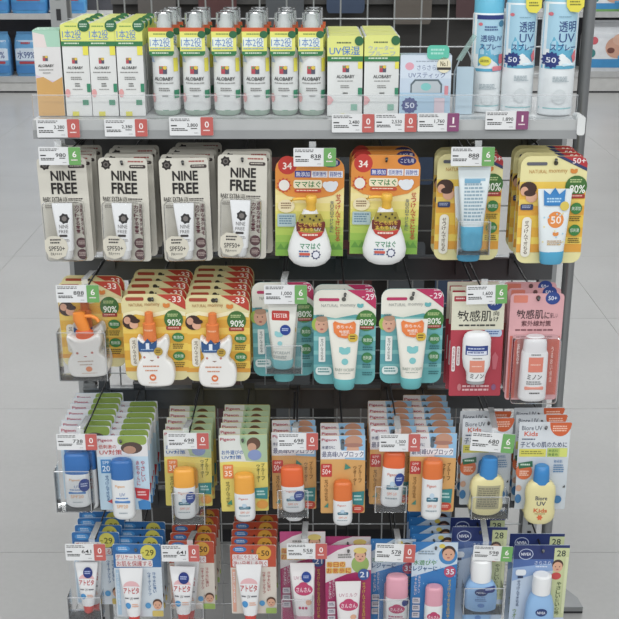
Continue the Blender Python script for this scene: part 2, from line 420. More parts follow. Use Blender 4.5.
# ---- top shelf with clear front fence
ZS = P(309, 116, 0.03).z
sh = thing('display_shelf', 'white metal top shelf of the rack with grey price rail', 'shelf', (0, 0, ZS))
SX0, SX1 = P(33, 118, 0).x, P(577, 118, 0).x
mb = MB(); mb.box(SX0, SX1, 0.0, YM - .01, -.016, -.001, M('#cfd1d1', .4)); obj('shelf_board', mb, sh)
zb = P(309, 138, 0).z - ZS
mb = MB(); mb.box(SX0, SX1, -.006, 0.0, zb * .55, -.0005, M('#b3b5b5', .35)); mb.box(SX0, SX1, -.008, 0.0, zb, zb * .55, M('#949697', .35)); obj('price_rail', mb, sh)
mb = MB(); mb.prism(rrect(SX1 - .001, zb * .8, SX1 + .012, .006, .004, 3), -.01, .03, M('#dcdedd', .35)); obj('end_cap', mb, sh)
for x in (SX0 + .03, SX1 - .03):
    mb = MB(); mb.add([(x - .002, .02, -.016), (x - .002, YM - .01, -.016), (x - .002, YM - .01, -.10), (x + .002, .02, -.016), (x + .002, YM - .01, -.016), (x + .002, YM - .01, -.10)],
                     [(0, 1, 2), (3, 5, 4), (0, 3, 4, 1), (1, 4, 5, 2), (2, 5, 3, 0)], STEEL); obj('shelf_bracket', mb, sh)
zf = P(309, 96, 0).z - ZS
fence = MB(); fence.box(SX0, SX1, .004, .006, 0.0, zf, FENCE); fence.box(SX0, SX1, .0035, .0065, zf, zf + .0015, ACRYL_EDGE)
fo = obj('shelf_fence', fence, None, (0, 0, ZS)); tag(fo, 'clear acrylic fence along the front of the top shelf', 'shelf fence')

# ================================================================== products on the top shelf
ORD = ['frontmost', 'second from the front', 'third from the front', 'fourth from the front', 'fifth from the front', 'sixth from the front', 'seventh from the front', 'eighth from the front', 'ninth from the front']
NTH = ['first', 'second', 'third', 'fourth', 'fifth', 'sixth', 'seventh', 'eighth', 'ninth', 'tenth']
TP0 = tanphi(70, .03)
def box_body(t, depth, m, side=None):
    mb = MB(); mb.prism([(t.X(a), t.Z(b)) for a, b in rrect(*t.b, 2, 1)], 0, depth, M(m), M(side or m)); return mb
def logo(f, x, y, s):
    for dx, dy, c in ((0, 0, '#d0504a'), (1, 0, '#2f3f6b'), (0, 1, '#b84a5a'), (1, 1, '#55586a')): f.rect(x + dx * s, y + dy * s, x + dx * s + s, y + dy * s + s, c)
    f.ell(x + s * 1.5, y + s * .4, s * .5, s * .5, '#e2c23a'); f.ell(x + s * .5, y + s * .4, s * .35, s * .35, '#6a9a6a')
# slim lotion box with yellow sleeve
w, h = dims((64.5, 24.5, 90.5, 117), .03)
tb = Tpl((245, 104, 350, 455), w, h, TP0)
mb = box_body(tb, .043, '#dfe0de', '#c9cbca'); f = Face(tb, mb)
logo(f, 281, 232, 11); f.text('ALOBABY', 262, 264, 324, 275, '#3a3a3a', .02); f.micro(256, 285, 330, 292, 1, '#8a8a88'); f.micro(272, 304, 318, 318, 2, '#8a8a88')
f.micro(287, 328, 308, 345, 2, '#6a6a68'); f.micro(276, 350, 318, 356, 1, '#9a9a98')
f.rect(328, 185, 349.5, 222, '#e8de3c'); f.rect(335, 330, 349.5, 362, '#2f8a66'); f.ell(256, 366, 10, 16, '#e0a0a0'); f.rect(314, 392, 338, 412, '#3a8f6e'); f.rect(270, 437, 296, 454.5, '#ddd640')
b0 = tb.part('box', mb)
mb = MB(); xa, xb = tb.X(243), tb.X(352)
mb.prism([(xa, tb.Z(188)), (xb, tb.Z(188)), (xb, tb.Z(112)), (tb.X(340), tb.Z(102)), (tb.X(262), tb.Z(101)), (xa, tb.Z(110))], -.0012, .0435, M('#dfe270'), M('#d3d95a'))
f = Face(tb, mb, yf=-.0012); f.rect(243, 170, 352, 188, '#2f7a48'); f.micro(255, 175, 320, 184, 1, '#cfe0c8', 5); f.text('1本2役', 250, 127, 326, 160, '#5a86c6', .004); f.micro(262, 112, 310, 119, 1, '#6a9a4a'); f.micro(250, 162, 325, 167, 1, '#7a9ac6')
b1 = tb.part('sleeve', mb, None, 'yellow promotional sleeve')
mb = MB(); mb.prism([(tb.X(a), tb.Z(b)) for a, b in disc(338, 112, 24, 22)], -.0022, -.0012, M('#2a6b42')); f = Face(tb, mb, yf=-.0022); f.micro(322, 104, 354, 120, 2, '#c8dcc8', 2); tb.part('sticker', mb, b1, 'dark green round sticker')
for c, u in enumerate((77, 104, 130.5)):
    p = P(u, 72, .03)
    for k in range(4):
        inst(tb, 'lotion_box', 'slim white box, yellow sleeve, %s in the %s row from left' % (ORD[k], NTH[c]), 'box',
             (p.x + random.uniform(-.001, .001), .03 + k * .046, ZS + h), 'slim yellow-sleeved boxes on the top shelf', (0, 0, random.uniform(-.02, .02)))
# pastel gift box (its cartoon is left out)
w, h2 = dims((35.5, 32, 62, 117.5), .03)
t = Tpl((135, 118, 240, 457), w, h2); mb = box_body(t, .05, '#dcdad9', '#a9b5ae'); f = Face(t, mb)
f.rect(135.5, 118, 239.5, 182, '#a5cfb8'); f.poly([(136, 124), (180, 135), (188, 185), (136, 182)], '#e2d5d2'); f.poly([(136, 290), (185, 312), (239, 322), (239, 370), (136, 370)], '#d6c4d6')
f.poly([(136, 305), (165, 300), (200, 322), (239, 300), (239, 456), (136, 456)], '#d3a45c')
logo(f, 168, 217, 10); f.text('ALOBABY', 148, 250, 210, 261, '#3a3a3a', .02); f.micro(150, 270, 208, 276, 1, '#8a8a88'); f.micro(165, 282, 195, 288, 1, '#8a8a88')
t.part('box', mb)
mb = MB(); mb.box(t.X(136), t.X(239), .001, .049, 0, .0008, M('#8fc2a6')); t.part('lid', mb, None, 'mint green top flap')
p = P(49, 75, .03); inst(t, 'lotion_box', 'pastel mint and ochre gift box at the left end of the top shelf', 'box', (p.x, .03, ZS + h2), None, (0, 0, .05))
# spray bottles
w, h = dims((151, 11, 178.5, 114), .035)
t = Tpl((47, 43, 150, 441), w, h, TP0); mb = MB(); R = w / 2
sf = loft(mb, t, [(160, 75, 122, R * .45, 2), (172, 62, 135, R * .72, 2), (182, 53, 144, R * .9, 2), (196, 47.5, 149.5, R * .99, 2), (300, 47, 150, R, 2), (415, 47, 150, R, 2), (420, 48, 149, R * .98, 2)], M('#dfe1e0', .3), 0, R)
f = Face(t, mb, sf, step=.00012); logo(f, 80, 246, 15); f.text('ALOBABY', 60, 288, 132, 302, '#3a3a3a', .02); f.micro(62, 310, 134, 317, 1, '#8a8a88'); f.micro(76, 330, 120, 346, 2, '#8a8a88')
f.micro(88, 358, 112, 368, 1, '#6a6a68'); f.rect(134, 215, 147, 268, '#e8de3c'); f.rect(133, 340, 148, 372, '#2f8a66'); f.ell(54, 372, 7, 18, '#e0a0a0'); f.poly([(52, 205), (64, 232), (50, 232)], '#a5b9d9'); f.rect(90, 422 - 5, 112, 419, '#3a8f6e')
t.part('bottle', mb)
mb = MB(); loft(mb, t, [(420, 48, 149, R * .98, 2), (432, 50, 147, R * .95, 2), (441, 58, 139, R * .8, 2)], M('#9fb5a5', .2), 0, R); t.part('base', mb, 0, 'pale green translucent base')
mb = MB(); loft(mb, t, [(50, 84, 108, R * .2, 2), (54, 78, 114, R * .36, 2), (75, 76, 116, R * .4, 2), (82, 70, 122, R * .5, 2), (160, 70, 122, R * .5, 2)], M('#e4e5e5', .35), 0, R); pn = t.part('pump', mb)
mb = MB(); loft(mb, t, [(43, 70, 122, R * .5, 2), (46, 62, 130, R * .68, 2), (100, 60, 132, R * .72, 2), (128, 60, 132, R * .72, 2)], CAPCLEAR, 0, R); t.part('clear_cap', mb, pn)
mb = MB(); mb.prism([(t.X(a), t.Z(b)) for a, b in [(47, 103), (140, 103), (140, 196), (134, 205), (54, 207), (47, 198)]], -.0022, -.0010, M('#e3e26a')); f = Face(t, mb, yf=-.0022)
f.rect(47, 98, 140, 113, '#cf5a2c'); f.poly([(47, 188), (140, 187), (140, 196), (134, 205), (54, 207), (47, 198)], '#2f7a48'); f.rect(50, 135, 128, 172, '#e4ecdc'); f.text('1本2役', 51, 137, 126, 172, '#5a86c6', .004); f.micro(65, 120, 112, 128, 1, '#7a9a4a'); f.micro(52, 176, 130, 183, 1, '#7a9ac6'); f.micro(58, 192, 125, 201, 1, '#cfe0c8', 5)
cl = t.part('collar_label', mb, None, 'yellow collar card')
mb = MB(); mb.prism([(t.X(a), t.Z(b)) for a, b in disc(128, 124, 15, 14)], -.003, -.0022, M('#2a6b42')); t.part('sticker', mb, cl, 'dark green round sticker')
for c, u in enumerate((164.7, 195, 226, 256, 284, 312.5)):
    p = P(u, 70, .035)
    for k in range(3):
        inst(t, 'spray_bottle', 'white pump bottle, yellow collar, %s in %s column from left' % (ORD[k], NTH[c]), 'bottle',
             (p.x + random.uniform(-.001, .001) + (k > 0) * .004, .03 + k * .055, ZS + h), 'white pump bottles on the top shelf', (0, 0, random.uniform(-.05, .05)))
# two wider boxes
def wide_box(x0, x1, y0, word1, word2, ph):
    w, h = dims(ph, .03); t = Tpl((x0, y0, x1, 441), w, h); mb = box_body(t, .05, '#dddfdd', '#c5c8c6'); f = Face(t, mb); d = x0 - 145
    logo(f, 203 + d, 244, 13); f.text('ALOBABY', 180 + d, 280, 250 + d, 293, '#3a3a3a', .02); f.micro(184 + d, 302, 246 + d, 308, 1, '#8a8a88'); f.micro(196 + d, 320, 232 + d, 334, 2, '#8a8a88'); f.micro(205 + d, 348, 225 + d, 358, 1, '#6a6a68')
    f.rect(263 + d, 230, x1 - .5, 256, '#e8de3c'); f.rect(264 + d, 330, x1 - .5, 362, '#2f8a66'); f.poly([(x0 + .5, 360), (x0 + 14, 364), (x0 + 24, 378), (x0 + 14, 394), (x0 + .5, 398)], '#e0a5a8'); f.rect(237 + d, 394, 262 + d, 418, '#7fb5a0'); f.ell(205 + d, 436, 14, 5, '#e2d94a')
    t.part('box', mb)
    mb = MB(); mb.prism([(t.X(a), t.Z(b)) for a, b in [(x0 - 1, 228), (x1 + 1, 228), (x1 + 1, y0 + 12), (x1 - 8, y0 - 2), (x0 + 8, y0 - 2), (x0 - 1, y0 + 10)]], -.0012, .0505, M('#dfe27c')); f = Face(t, mb, yf=-.0012)
    f.rect(x0 - 1, 208, x1 + 1, 228, '#2f7a48'); f.micro(x0 + 15, 213, x1 - 30, 222, 1, '#cfe0c8', 4); f.micro(x0 + 35, y0 + 22, x1 - 40, y0 + 32, 1, '#5a6a4a', 2)
    if word2: f.text(word1, x0 + 15, y0 + 38, x1 - 22, y0 + 56, '#a8b6c8', .01); f.text(word2, x0 + 15, y0 + 58, x1 - 15, y0 + 76, '#a8b6c8', .01)
    else: f.text(word1, x0 + 7, y0 + 38, x1 - 12, y0 + 72, '#4f7fc6', .008)
    s = t.part('sleeve', mb, None, 'yellow promotional sleeve')
    mb = MB(); mb.prism([(t.X(a), t.Z(b)) for a, b in disc(x1 - 15, y0 + 18, 17, 18)], -.0022, -.0012, M('#2a6b42')); t.part('sticker', mb, s, 'dark green round sticker')
    return t, h
for word1, word2, x0, x1, y0, ph, lab in (('UV保湿', None, 145, 281, 132, (327.5, 34, 362.5, 114), 'larger white box with blue lettering on yellow sleeve'), ('ウォーター', 'プルーフ', 287, 420, 130, (364.3, 33.5, 398.7, 114), 'larger white box with pale lettering on yellow sleeve')):
    t, h = wide_box(x0, x1, y0, word1, word2, ph); p = P((ph[0] + ph[2]) / 2, 74, .03)
    for k in range(3):
        inst(t, 'lotion_box', '%s, %s' % (lab, ORD[k]), 'box', (p.x, .03 + k * .058, ZS + h), lab, (0, 0, random.uniform(-.01, .02)))
# stick carton
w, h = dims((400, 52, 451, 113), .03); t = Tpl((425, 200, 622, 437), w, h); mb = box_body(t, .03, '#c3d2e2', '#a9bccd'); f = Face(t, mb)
f.rect(426, 200, 621, 290, '#cfdbe8'); f.rect(426, 345, 621, 436, '#a9c8de'); f.ell(461, 243, 17, 15, '#e0a0b0'); f.text('さらさら', 490, 238, 562, 258, '#7a86a8', .0); f.text('UVスティック', 458, 266, 598, 288, '#6a78a0', .0); f.micro(485, 222, 580, 228, 1, '#9aa8b8')
f.poly([(466, 345), (466, 312), (482, 293), (574, 293), (588, 312), (588, 345)], '#5f6e76'); f.poly([(472, 345), (472, 316), (486, 300), (570, 300), (582, 316), (582, 345)], '#b9c2c8'); f.ell(526, 322, 20, 15, '#7fc8c4')
f.poly(star(465, 395, 28, 33, 12), '#3f4a86'); f.text('50', 447, 384, 484, 406, '#d6dcec', .01); f.rect(560, 365, 600, 432, '#d9c3cc'); f.poly([(598, 318), (612, 318), (612, 355), (598, 355)], '#d98a94')
c0 = t.part('carton', mb)
mb = MB(); mb.prism([(t.X(a), t.Z(b)) for a, b in rrect(526, 162, 610, 216, 16)], -.0018, -.0006, M('#57c2a8')); f = Face(t, mb, yf=-.0018); f.micro(540, 175, 596, 203, 2, '#a5e0d0', 2); t.part('sticker', mb, c0, 'mint green sticker')
mb = MB(); mb.prism([(t.X(a), t.Z(b)) for a, b in disc(592, 238, 27, 30)], -.0018, -.0006, M('#e6dfc0')); f = Face(t, mb, yf=-.0018); f.rect(566, 246, 619, 256, '#3a3530'); f.text('No.1', 578, 222, 606, 242, '#6a5a3a', .02); t.part('seal', mb, c0, 'cream award seal')
p = P(425.5, 80, .03); inst(t, 'stick_carton', 'pale blue stick carton with mint sticker on the top shelf', 'box', (p.x, .03, ZS + h), None, (0, 0, -.03))
# small clear tester stand
p = P(463, 113, .05); r = thing('tester_stand', 'small clear stand with pale blue tester beside the spray cans', 'tester stand', (p.x, .05, ZS))
mb = MB(); mb.box(-.014, .014, -.004, .004, .0, .078, M('#b5cbd8', .25)); obj('tester_block', mb, r)
mb = MB(); mb.tube([(-.017, 0, .0), (-.017, 0, .07), (-.008, 0, .095), (0, 0, .108), (.008, 0, .095), (.017, 0, .07), (.017, 0, .0)], .0016, M('#b5bcbe', .3, .5), 6); obj('wire_loop', mb, r)
mb = MB(); mb.prism([(-.016, .09), (-.007, .088), (.016, .128), (.010, .132)], -.006, -.004, clear_mat('greenish_plate', tint=(.75, .88, .85), haze=.3, hazecol=(.6, .75, .72))); obj('plate', mb, r)
# spray cans
def can(ph, kind, word_b):
    w, h = dims(ph, .04); t = Tpl((0, 0, 100, 100 * h / w), w, h); R = w / 2; H = 100 * h / w; mb = MB()
    f0 = H * .16
    sf = loft(mb, t, [(f0, 3, 97, R * .94, 2), (f0 + 4, 0, 100, R, 2), (H - 20, 0, 100, R, 2), (H - 4, 0, 100, R, 2), (H, 6, 94, R * .88, 2)], M('#dfe4e6', .28), 0, R, seg=36); f = Face(t, mb, sf, step=.00014)
    f.rect(1, H - 24, 99, H - 20, '#8fc4c8'); f.rect(1, f0 + 5, 99, H * .5, '#a6d0e4')
    f.poly([(2, H * .44), (25, H * .41), (50, H * .46), (75, H * .52), (98, H * .49), (98, H * .64), (2, H * .64)], '#62b2d2'); f.rect(1, H * .62, 99, H * .645, '#58aacb')
    f.text('透明', 36, H * .295, 86, H * .375, '#2f4a86', .01) if kind else f.text('透明UV', 20, H * .34, 88, H * .395, '#2f4a86', .01)
    if kind:
        f.text('UV', 38, H * .385, 84, H * .45, '#2f4a86', .0); f.text('スプレー', 16, H * .46, 90, H * .51, '#2f4a86', .01)
        f.poly(star(22, H * .58, 19, 24, 12), '#283a7c'); f.text('50', 9, H * .56, 34, H * .60, '#dfe6f2', .01); f.ell(14, H * .245, 6, 5, '#d9707c')
        f.poly([(78, H * .55), (90, H * .5), (93, H * .58), (84, H * .6)], '#d9707c'); f.rr(52, H * .605, 92, H * .625, 3, '#cfe6f0'); f.micro(34, H * .26, 70, H * .272, 1, '#7fa6b8')
        f.micro(28, H * .70, 76, H * .745, 4, '#a6b4ba'); f.ell(50, H * .85, 20, H * .055, '#d2d8da')
    else:
        f.rect(8, H * .17 + 2, 92, H * .21, '#2a3a7c'); f.ell(18, H * .25, 6, 5, '#d9707c'); f.ell(84, H * .245, 9, 10, '#3f7fa0'); f.micro(30, H * .265, 74, H * .31, 2, '#4f6a9a')
        f.text('スプレー', 18, H * .41, 88, H * .46, '#2f4a86', .01); f.ell(36, H * .555, 19, 15, '#e2d83c'); f.micro(22, H * .545, 50, H * .57, 2, '#6a6a2a'); f.rr(80, H * .5, 94, H * .58, 4, '#d96a78'); f.rr(60, H * .6, 94, H * .64, 4, '#e0808c')
        f.micro(22, H * .75, 78, H * .80, 4, '#a6b4ba'); f.ell(50, H * .88, 20, H * .05, '#d2d8da')
    b = t.part('can', mb)
    mb = MB(); cc = M('#62bbda' if not kind else '#93cbe0', .3); loft(mb, t, [(0, 12, 88, R * .76, 2), (3, 6, 94, R * .88, 2), (10, 3, 97, R * .94, 2), (f0, 3, 97, R * .94, 2)], cc, 0, R, seg=36); t.part('cap', mb, None, 'pale blue cap')
    if kind:
        mb = MB(); q = [(50, H * .11), (100, H * .11), (100, H * .19), (86, H * .232), (62, H * .225), (52, H * .19)]
        mb.prism([(t.X(a), t.Z(c)) for a, c in q], -.0025, -.001, M('#e6d935')); f = Face(t, mb, yf=-.0025); f.micro(60, H * .15, 92, H * .19, 2, '#7a7a2a', 3); t.part('sticker', mb, b, 'yellow swing tag')
    return t, h
for ph, kind, lab in (((473.5, -14, 505.5, 107), 0, 'pale blue spray can with navy band, left of the three cans'), ((506, -24, 538, 110), 1, 'pale blue spray can with yellow sticker, middle of the three cans'), ((544, -22, 579.5, 114), 1, 'pale blue spray can at the right end of the shelf')):
    t, h = can(ph, kind, None); yy = {473.5: .06, 506: .045, 544: .025}[ph[0]]; p = P((ph[0] + ph[2]) / 2, 60, yy); inst(t, 'spray_can', lab, 'spray can', (p.x, yy, ZS + h), 'spray cans on the top shelf', (0, 0, 0.02))

# ================================================================== hanging packs: one template for each kind
def card(t, r, col, th=.0008, outline=None, dome=None):
    mb = MB(); o = outline or rrect(*t.b, r, 5)
    mb.prism([(t.X(a), t.Z(b)) for a, b in o], 0, th, M(col, .36)); return mb, Face(t, mb, rough=.36)
def body(t, prof, col, ry, n=2.4, rough=.32, lift=True, seg=28):
    mb = MB(); dz = ry * t.tphi if lift else 0
    sf = loft(mb, t, prof, M(col, rough) if isinstance(col, str) else col, dz, -ry - .0006, n, seg)
    t.cur = sf; return mb, Face(t, mb, sf, dz=dz, step=.00012, rough=rough)
def squeeze(t, x0, x1, y0, y1, xa, xb, ry, crimp=10):
    """profile of a tube: flat crimp on top, fuller and narrower towards the cap"""
    P_ = [(y0, x0, x1, .0007, 6), (y0 + crimp, x0, x1, .0009, 6)]
    for k in range(1, 7):
        f = k / 6; g = f ** .8
        P_.append((y0 + crimp + (y1 - y0 - crimp) * f, x0 + (xa - x0) * f, x1 + (xb - x1) * f, .001 + (ry - .001) * g ** .75, 6 - 3.8 * g))
    return P_
def clip(f, b, bands):
    for y0, y1, c in bands: f.rect(b[0] + .5, y0, b[2] - .5, y1, c)
def bear(f, x, y, s, c):
    f.poly([(x - s, y - s * .55), (x - s * .5, y - s * .6), (x, y - s * .35), (x + s * .5, y - s * .6), (x + s, y - s * .55), (x + s, y + s * .3), (x + s * .5, y + s * .7), (x - s * .5, y + s * .7), (x - s, y + s * .3)], c)
def sticker(t, pts, y, dz, col, parent, label, art=None, flat=False):
    sf = t.surf.get(parent)
    if sf and not flat:
        mb = MB(); f = Face(t, mb, (lambda x, z: sf(x, z) - .0009 - t.nst * .0004), dz=dz, step=.00015, rough=.3); t.nst += 1
        f.poly(pts, col)
        if art: art(f)
        t.parts.append(('sticker', mb.mesh('sticker'), parent, label)); return
    mb = MB(); mb.prism([(t.X(a), t.Z(b) + dz) for a, b in pts], y - .0007, y, M(col, .3))
    if art: art(Face(t, mb, yf=y - .0007, dz=dz))
    t.parts.append(('sticker', mb.mesh('sticker'), parent, label))
def baby(f, x, y, s, hair='#4a342a', skin='#d9a588'):
    f.ell(x, y - s * .25, s * .95, s * .9, hair); f.ell(x, y + s * .1, s * .85, s * .85, skin); f.ell(x - s * .35, y + s * .05, s * .1, s * .1, '#4a332a', 8); f.ell(x + s * .35, y + s * .05, s * .1, s * .1, '#4a332a', 8); f.ell(x, y + s * .5, s * .22, s * .1, '#b0605a', 8)
def blister(t, pts, depth, dz):
    x0, y0_, x1, y1_ = min(p[0] for p in pts), min(p[1] for p in pts), max(p[0] for p in pts), max(p[1] for p in pts); pts = rrect(x0, y0_, x1, y1_, 16, 3)
    pts = pts[:4] + [((x0 + x1) / 2, y0_)] + pts[4:8] + [(x1, (y0_ + y1_) / 2)] + pts[8:12] + [((x0 + x1) / 2, y1_)] + pts[12:] + [(x0, (y0_ + y1_) / 2)]
    mb = MB(); pillow(mb, t, pts, depth, min(.006, depth * .4), BLISTER, dz, -.0004); t.part('blister', mb, None, 'clear plastic blister')

# --- cream card with white tube, black lettering
w, h = dims((158.8, 158, 207.5, 261)); NF = t = Tpl((36, 95, 237, 520), w, h, tanphi(220))
mb, f = card(t, 16, '#d3cfc3')
f.poly(star(68, 122, 17, 22, 7), '#2b2626'); f.poly(disc(68, 122, 12, 11, 7), '#6a6460'); f.ell(68, 122, 6, 6, '#2b2626'); f.micro(158, 106, 228, 116, 1, '#a34a44', 3); f.rr(163, 122, 230, 136, 6, '#453c3a'); f.micro(170, 126, 224, 132, 1, '#cfc8bc', 2)
f.text('NINE', 88, 146, 192, 186, '#262222', .03); f.text('FREE', 86, 194, 192, 240, '#262222', .03); f.text('BABY EXTRA UV', 48, 252, 148, 268, '#2e2a2a', .01); f.micro(152, 258, 222, 267, 1, '#4a4242', 4)
f.micro(54, 285, 88, 300, 2, '#8a847c', 2)
f.vtext('過酷な紫外線も', 195, 280, 216, 412, '#5e2c36', .016); f.vtext('カットする!!', 173, 285, 192, 404, '#5e2c36', .016)
for y in (443, 491): f.ell(191, y, 22, 22, '#57383c'); f.micro(176, y - 9, 208, y + 9, 3, '#b9a8a0', y)
t.part('card', mb)
ry = .011
mb, f = body(t, squeeze(t, 88, 172, 275, 470, 108, 164, ry), '#e6e7e8', ry)
f.poly(star(137, 338, 18, 22, 7), '#2b2828'); f.poly(disc(137, 338, 11, 11, 7), '#77706c'); f.text('NINE', 114, 362, 152, 377, '#6f6b6b', .0); f.text('FREE', 112, 383, 150, 396, '#6f6b6b', .0); f.rr(112, 402, 146, 411, 4, '#3a3434'); f.micro(112, 420, 156, 432, 2, '#9a9694')
tb_ = t.part('tube', mb)
mb, f = body(t, [(468, 112, 160, ry, 2), (500, 114, 158, ry * .95, 2), (506, 118, 154, ry * .8, 2)], '#dcdddd', ry); t.part('cap', mb, tb_)
mb = MB(); q = [(52, 425), (75, 408), (112, 410), (140, 428), (146, 458), (132, 492), (96, 506), (62, 494), (50, 462)]
mb.prism([(t.X(a), t.Z(b) + .004) for a, b in q], -.0236, -.0228, M('#d9d3c2', .4)); f = Face(t, mb, yf=-.0236, dz=.004); f.micro(74, 420, 122, 444, 2, '#3a3434', 8); f.text('SPF50+', 66, 450, 132, 470, '#2e2a2a', .012); f.text('PA++++', 72, 476, 118, 489, '#2e2a2a', .0); t.part('badge', mb, None, 'cream hexagonal badge')
blister(t, [(60, 268), (215, 268), (218, 512), (50, 512)], .024, .002)

# --- orange and green card with white egg-shaped pump bottle
w, h = dims((352, 155, 420.5, 254)); MH = t = Tpl((325, 75, 583, 445), w, h, tanphi(210))
ol = [(325, 445), (325, 120)] + [(325 + 50 - 50 * math.cos(a), 120 - 45 * math.sin(a)) for a in (.4, .8, 1.2, 1.57)] + [(533 + 50 * math.sin(a), 120 - 45 * math.cos(a)) for a in (0, .4, .8, 1.2)] + [(583, 120), (583, 445)]
mb, f = card(t, 10, '#ead68a', outline=ol)
for i, c in enumerate(('#ebdc98', '#e8d97e', '#dcd466', '#c6cc58', '#abc24c', '#93b844')): f.rect(325.5, 215 + i * 30, 582.5, 250 + i * 30, c)
f.rect(325.5, 392, 582.5, 444.5, '#7cae3c')
for x in (345, 372, 545, 566): f.poly([(x - 16, 420), (x, 396), (x + 16, 420)], '#5d9434')
f.poly(ol[1:12][:-1] + [(582.5, 120), (582.5, 185), (540, 215), (455, 232), (370, 218), (325.5, 190)], '#dd8a2f')
f.ell(370, 105, 35, 34, '#c0352c'); f.text('34', 353, 95, 387, 120, '#f0dfd6', .02); f.ell(532, 95, 35, 17, '#2f2d66'); f.text('こども用', 508, 87, 557, 103, '#dcd9e6', .0)
for x0, x1, s_, c, tc in ((398, 457, '無添加', '#34449a', '#e6e6ee'), (460, 520, '低刺激性', '#dfe0e6', '#34449a'), (524, 577, '弱酸性', '#dfe0e6', '#34449a')): f.rect(x0, 125, x1, 149, c); f.text(s_, x0 + 4, 128, x1 - 4, 146, tc, .008)
f.poly(star(358, 178, 20, 29, 11), '#c8402f'); f.ell(358, 178, 20, 20, '#e6e2da'); f.ell(532, 182, 24, 20, '#dfe3e8'); f.ell(512, 176, 10, 12, '#dfe3e8'); f.ell(550, 174, 10, 12, '#dfe3e8')
f.rr(393, 158, 500, 189, 8, '#e9dfc0'); f.text('ママはぐ', 398, 162, 495, 186, '#2f7d42', .02); f.rr(397, 192, 497, 204, 5, '#c24a34'); f.micro(405, 195, 488, 201, 1, '#efd9c8', 6)
f.ell(366, 255, 32, 25, '#e6d9b0'); f.micro(346, 242, 386, 268, 3, '#8a6a4a', 3); f.rr(333, 283, 402, 332, 5, '#a9bfc2'); f.micro(340, 290, 396, 326, 4, '#5f7f96', 2)
f.vtext('せっけんで落とせる', 552, 208, 571, 388, '#b8342c', .006); f.vtext('毎日の日やけどめに', 532, 234, 545, 354, '#4a5a6a', .0)
c0 = t.part('card', mb); ry = .0165
pr = [(268, 430, 480, .007, 2), (285, 424, 487, .009, 2), (310, 408, 502, .0125, 2.1), (345, 394, 516, .015, 2.2), (385, 380, 530, ry, 2.3), (420, 372, 538, ry, 2.4), (448, 376, 534, ry, 2.4), (468, 394, 516, .0145, 2.4), (477, 415, 495, .011, 2.4)]
mb, f = body(t, pr, '#e8e9e8', ry, lift=True); f.text('ママはぐ', 418, 384, 495, 408, '#2f8a60', .015); f.micro(414, 413, 458, 441, 3, '#4a6aa0', 5); f.rr(416, 421, 456, 431, 3, '#d05a48'); f.poly(star(478, 428, 14, 19, 9), '#3a4068'); f.ell(478, 428, 12, 12, '#dfe2ea')
bt = t.part('bottle', mb); dz = ry * t.tphi
mb = MB(); pts = [(418, 278), (495, 276), (512, 318), (500, 356), (458, 378), (416, 356), (403, 318)]
def msurf(x, z): return -ry * 2 + .0005 + abs(x) ** 2 * 4
f = Face(t, mb, msurf, dz=dz, step=.0003); f.poly(pts, '#a0902e'); f.poly([(405, 306), (510, 305), (512, 318), (508, 342), (405, 342), (403, 318)], '#6f2a20'); f.poly([(408, 342), (507, 342), (498, 358), (458, 377), (418, 358)], '#bf3a2c')
for x, y in ((435, 285), (455, 293), (478, 284), (468, 299), (425, 298), (490, 297)): f.ell(x, y, 4, 4, '#3a341e', 7); f.l -= .0003
f.text('こども肌を', 412, 308, 500, 323, '#e8bf3a', .015); f.text('まもる', 418, 326, 466, 340, '#e8bf3a', .015); f.text('UV', 472, 327, 496, 339, '#dcd8cc', .0); f.micro(426, 350, 490, 362, 1, '#efd2c4', 2)
t.part('shrink_label', mb, bt, 'red and gold shrink label')
mb, f = body(t, [(217, 442, 476, .007, 2), (222, 438, 480, .009, 2), (240, 438, 480, .009, 2), (246, 442, 476, .0075, 2), (270, 440, 478, .008, 2)], '#ebb526', ry); z = t.Z(230) + dz
mb.tube([(t.X(445), -ry, z), (t.X(415), -ry - .002, z + .001), (t.X(392), -ry - .003, z), (t.X(383), -ry - .003, z - .003)], .0026, M('#ebb526', .32)); t.part('pump', mb, bt, 'yellow pump nozzle')

# --- yellow card family (tube, red corner 50)
w, h = dims((522, 156, 588, 263)); Y5 = t = Tpl((318, 80, 523, 413), w, h, tanphi(215))
mb, f = card(t, 30, '#e6dd9e'); b = t.b
clip(f, b, ((158, 180, '#e9c54a'), (180, 212, '#e6b02c'), (212, 232, '#eccb5a'), (232, 262, '#e2a32a'), (262, 300, '#e9c23a'), (300, 330, '#e5ae2c'), (330, 352, '#edcf52'), (352, 378, '#e2a02c')))
f.poly([(425, 80.5), (500, 80.5), (514, 88), (522, 102), (522, 126)], '#37406a'); f.poly([(445, 80.5), (500, 80.5), (515, 88), (522, 104), (522, 116)], '#b8323a'); f.text('50+', 476, 86, 516, 103, '#f0e2e0', .01)
f.rr(336, 98, 399, 108, 4, '#62646e'); f.text('NATURAL', 345, 121, 400, 132, '#c08f4c', .0); f.text('mommy', 405, 121, 462, 134, '#c08f4c', .0); bear(f, 482, 125, 11, '#d9862e'); f.ell(425, 101, 7, 7, '#4a463a', 10)
f.ell(492, 172, 34, 33, '#3f6f31'); f.text('80%', 472, 168, 520, 193, '#eef0e6', .012); f.micro(472, 150, 512, 163, 2, '#b9cc8a', 2); f.rr(468, 196, 521, 209, 4, '#a3342e'); f.micro(474, 199, 514, 206, 1, '#e2b0a0', 1)
f.ell(345, 178, 26, 21, '#46302a'); f.ell(333, 186, 12, 14, '#d9a588'); f.ell(356, 203, 18, 18, '#dba98c'); f.ell(350, 192, 18, 10, '#46302a'); f.rr(324, 226, 363, 244, 4, '#37446c'); f.micro(329, 230, 358, 240, 2, '#a9b2cc', 2)
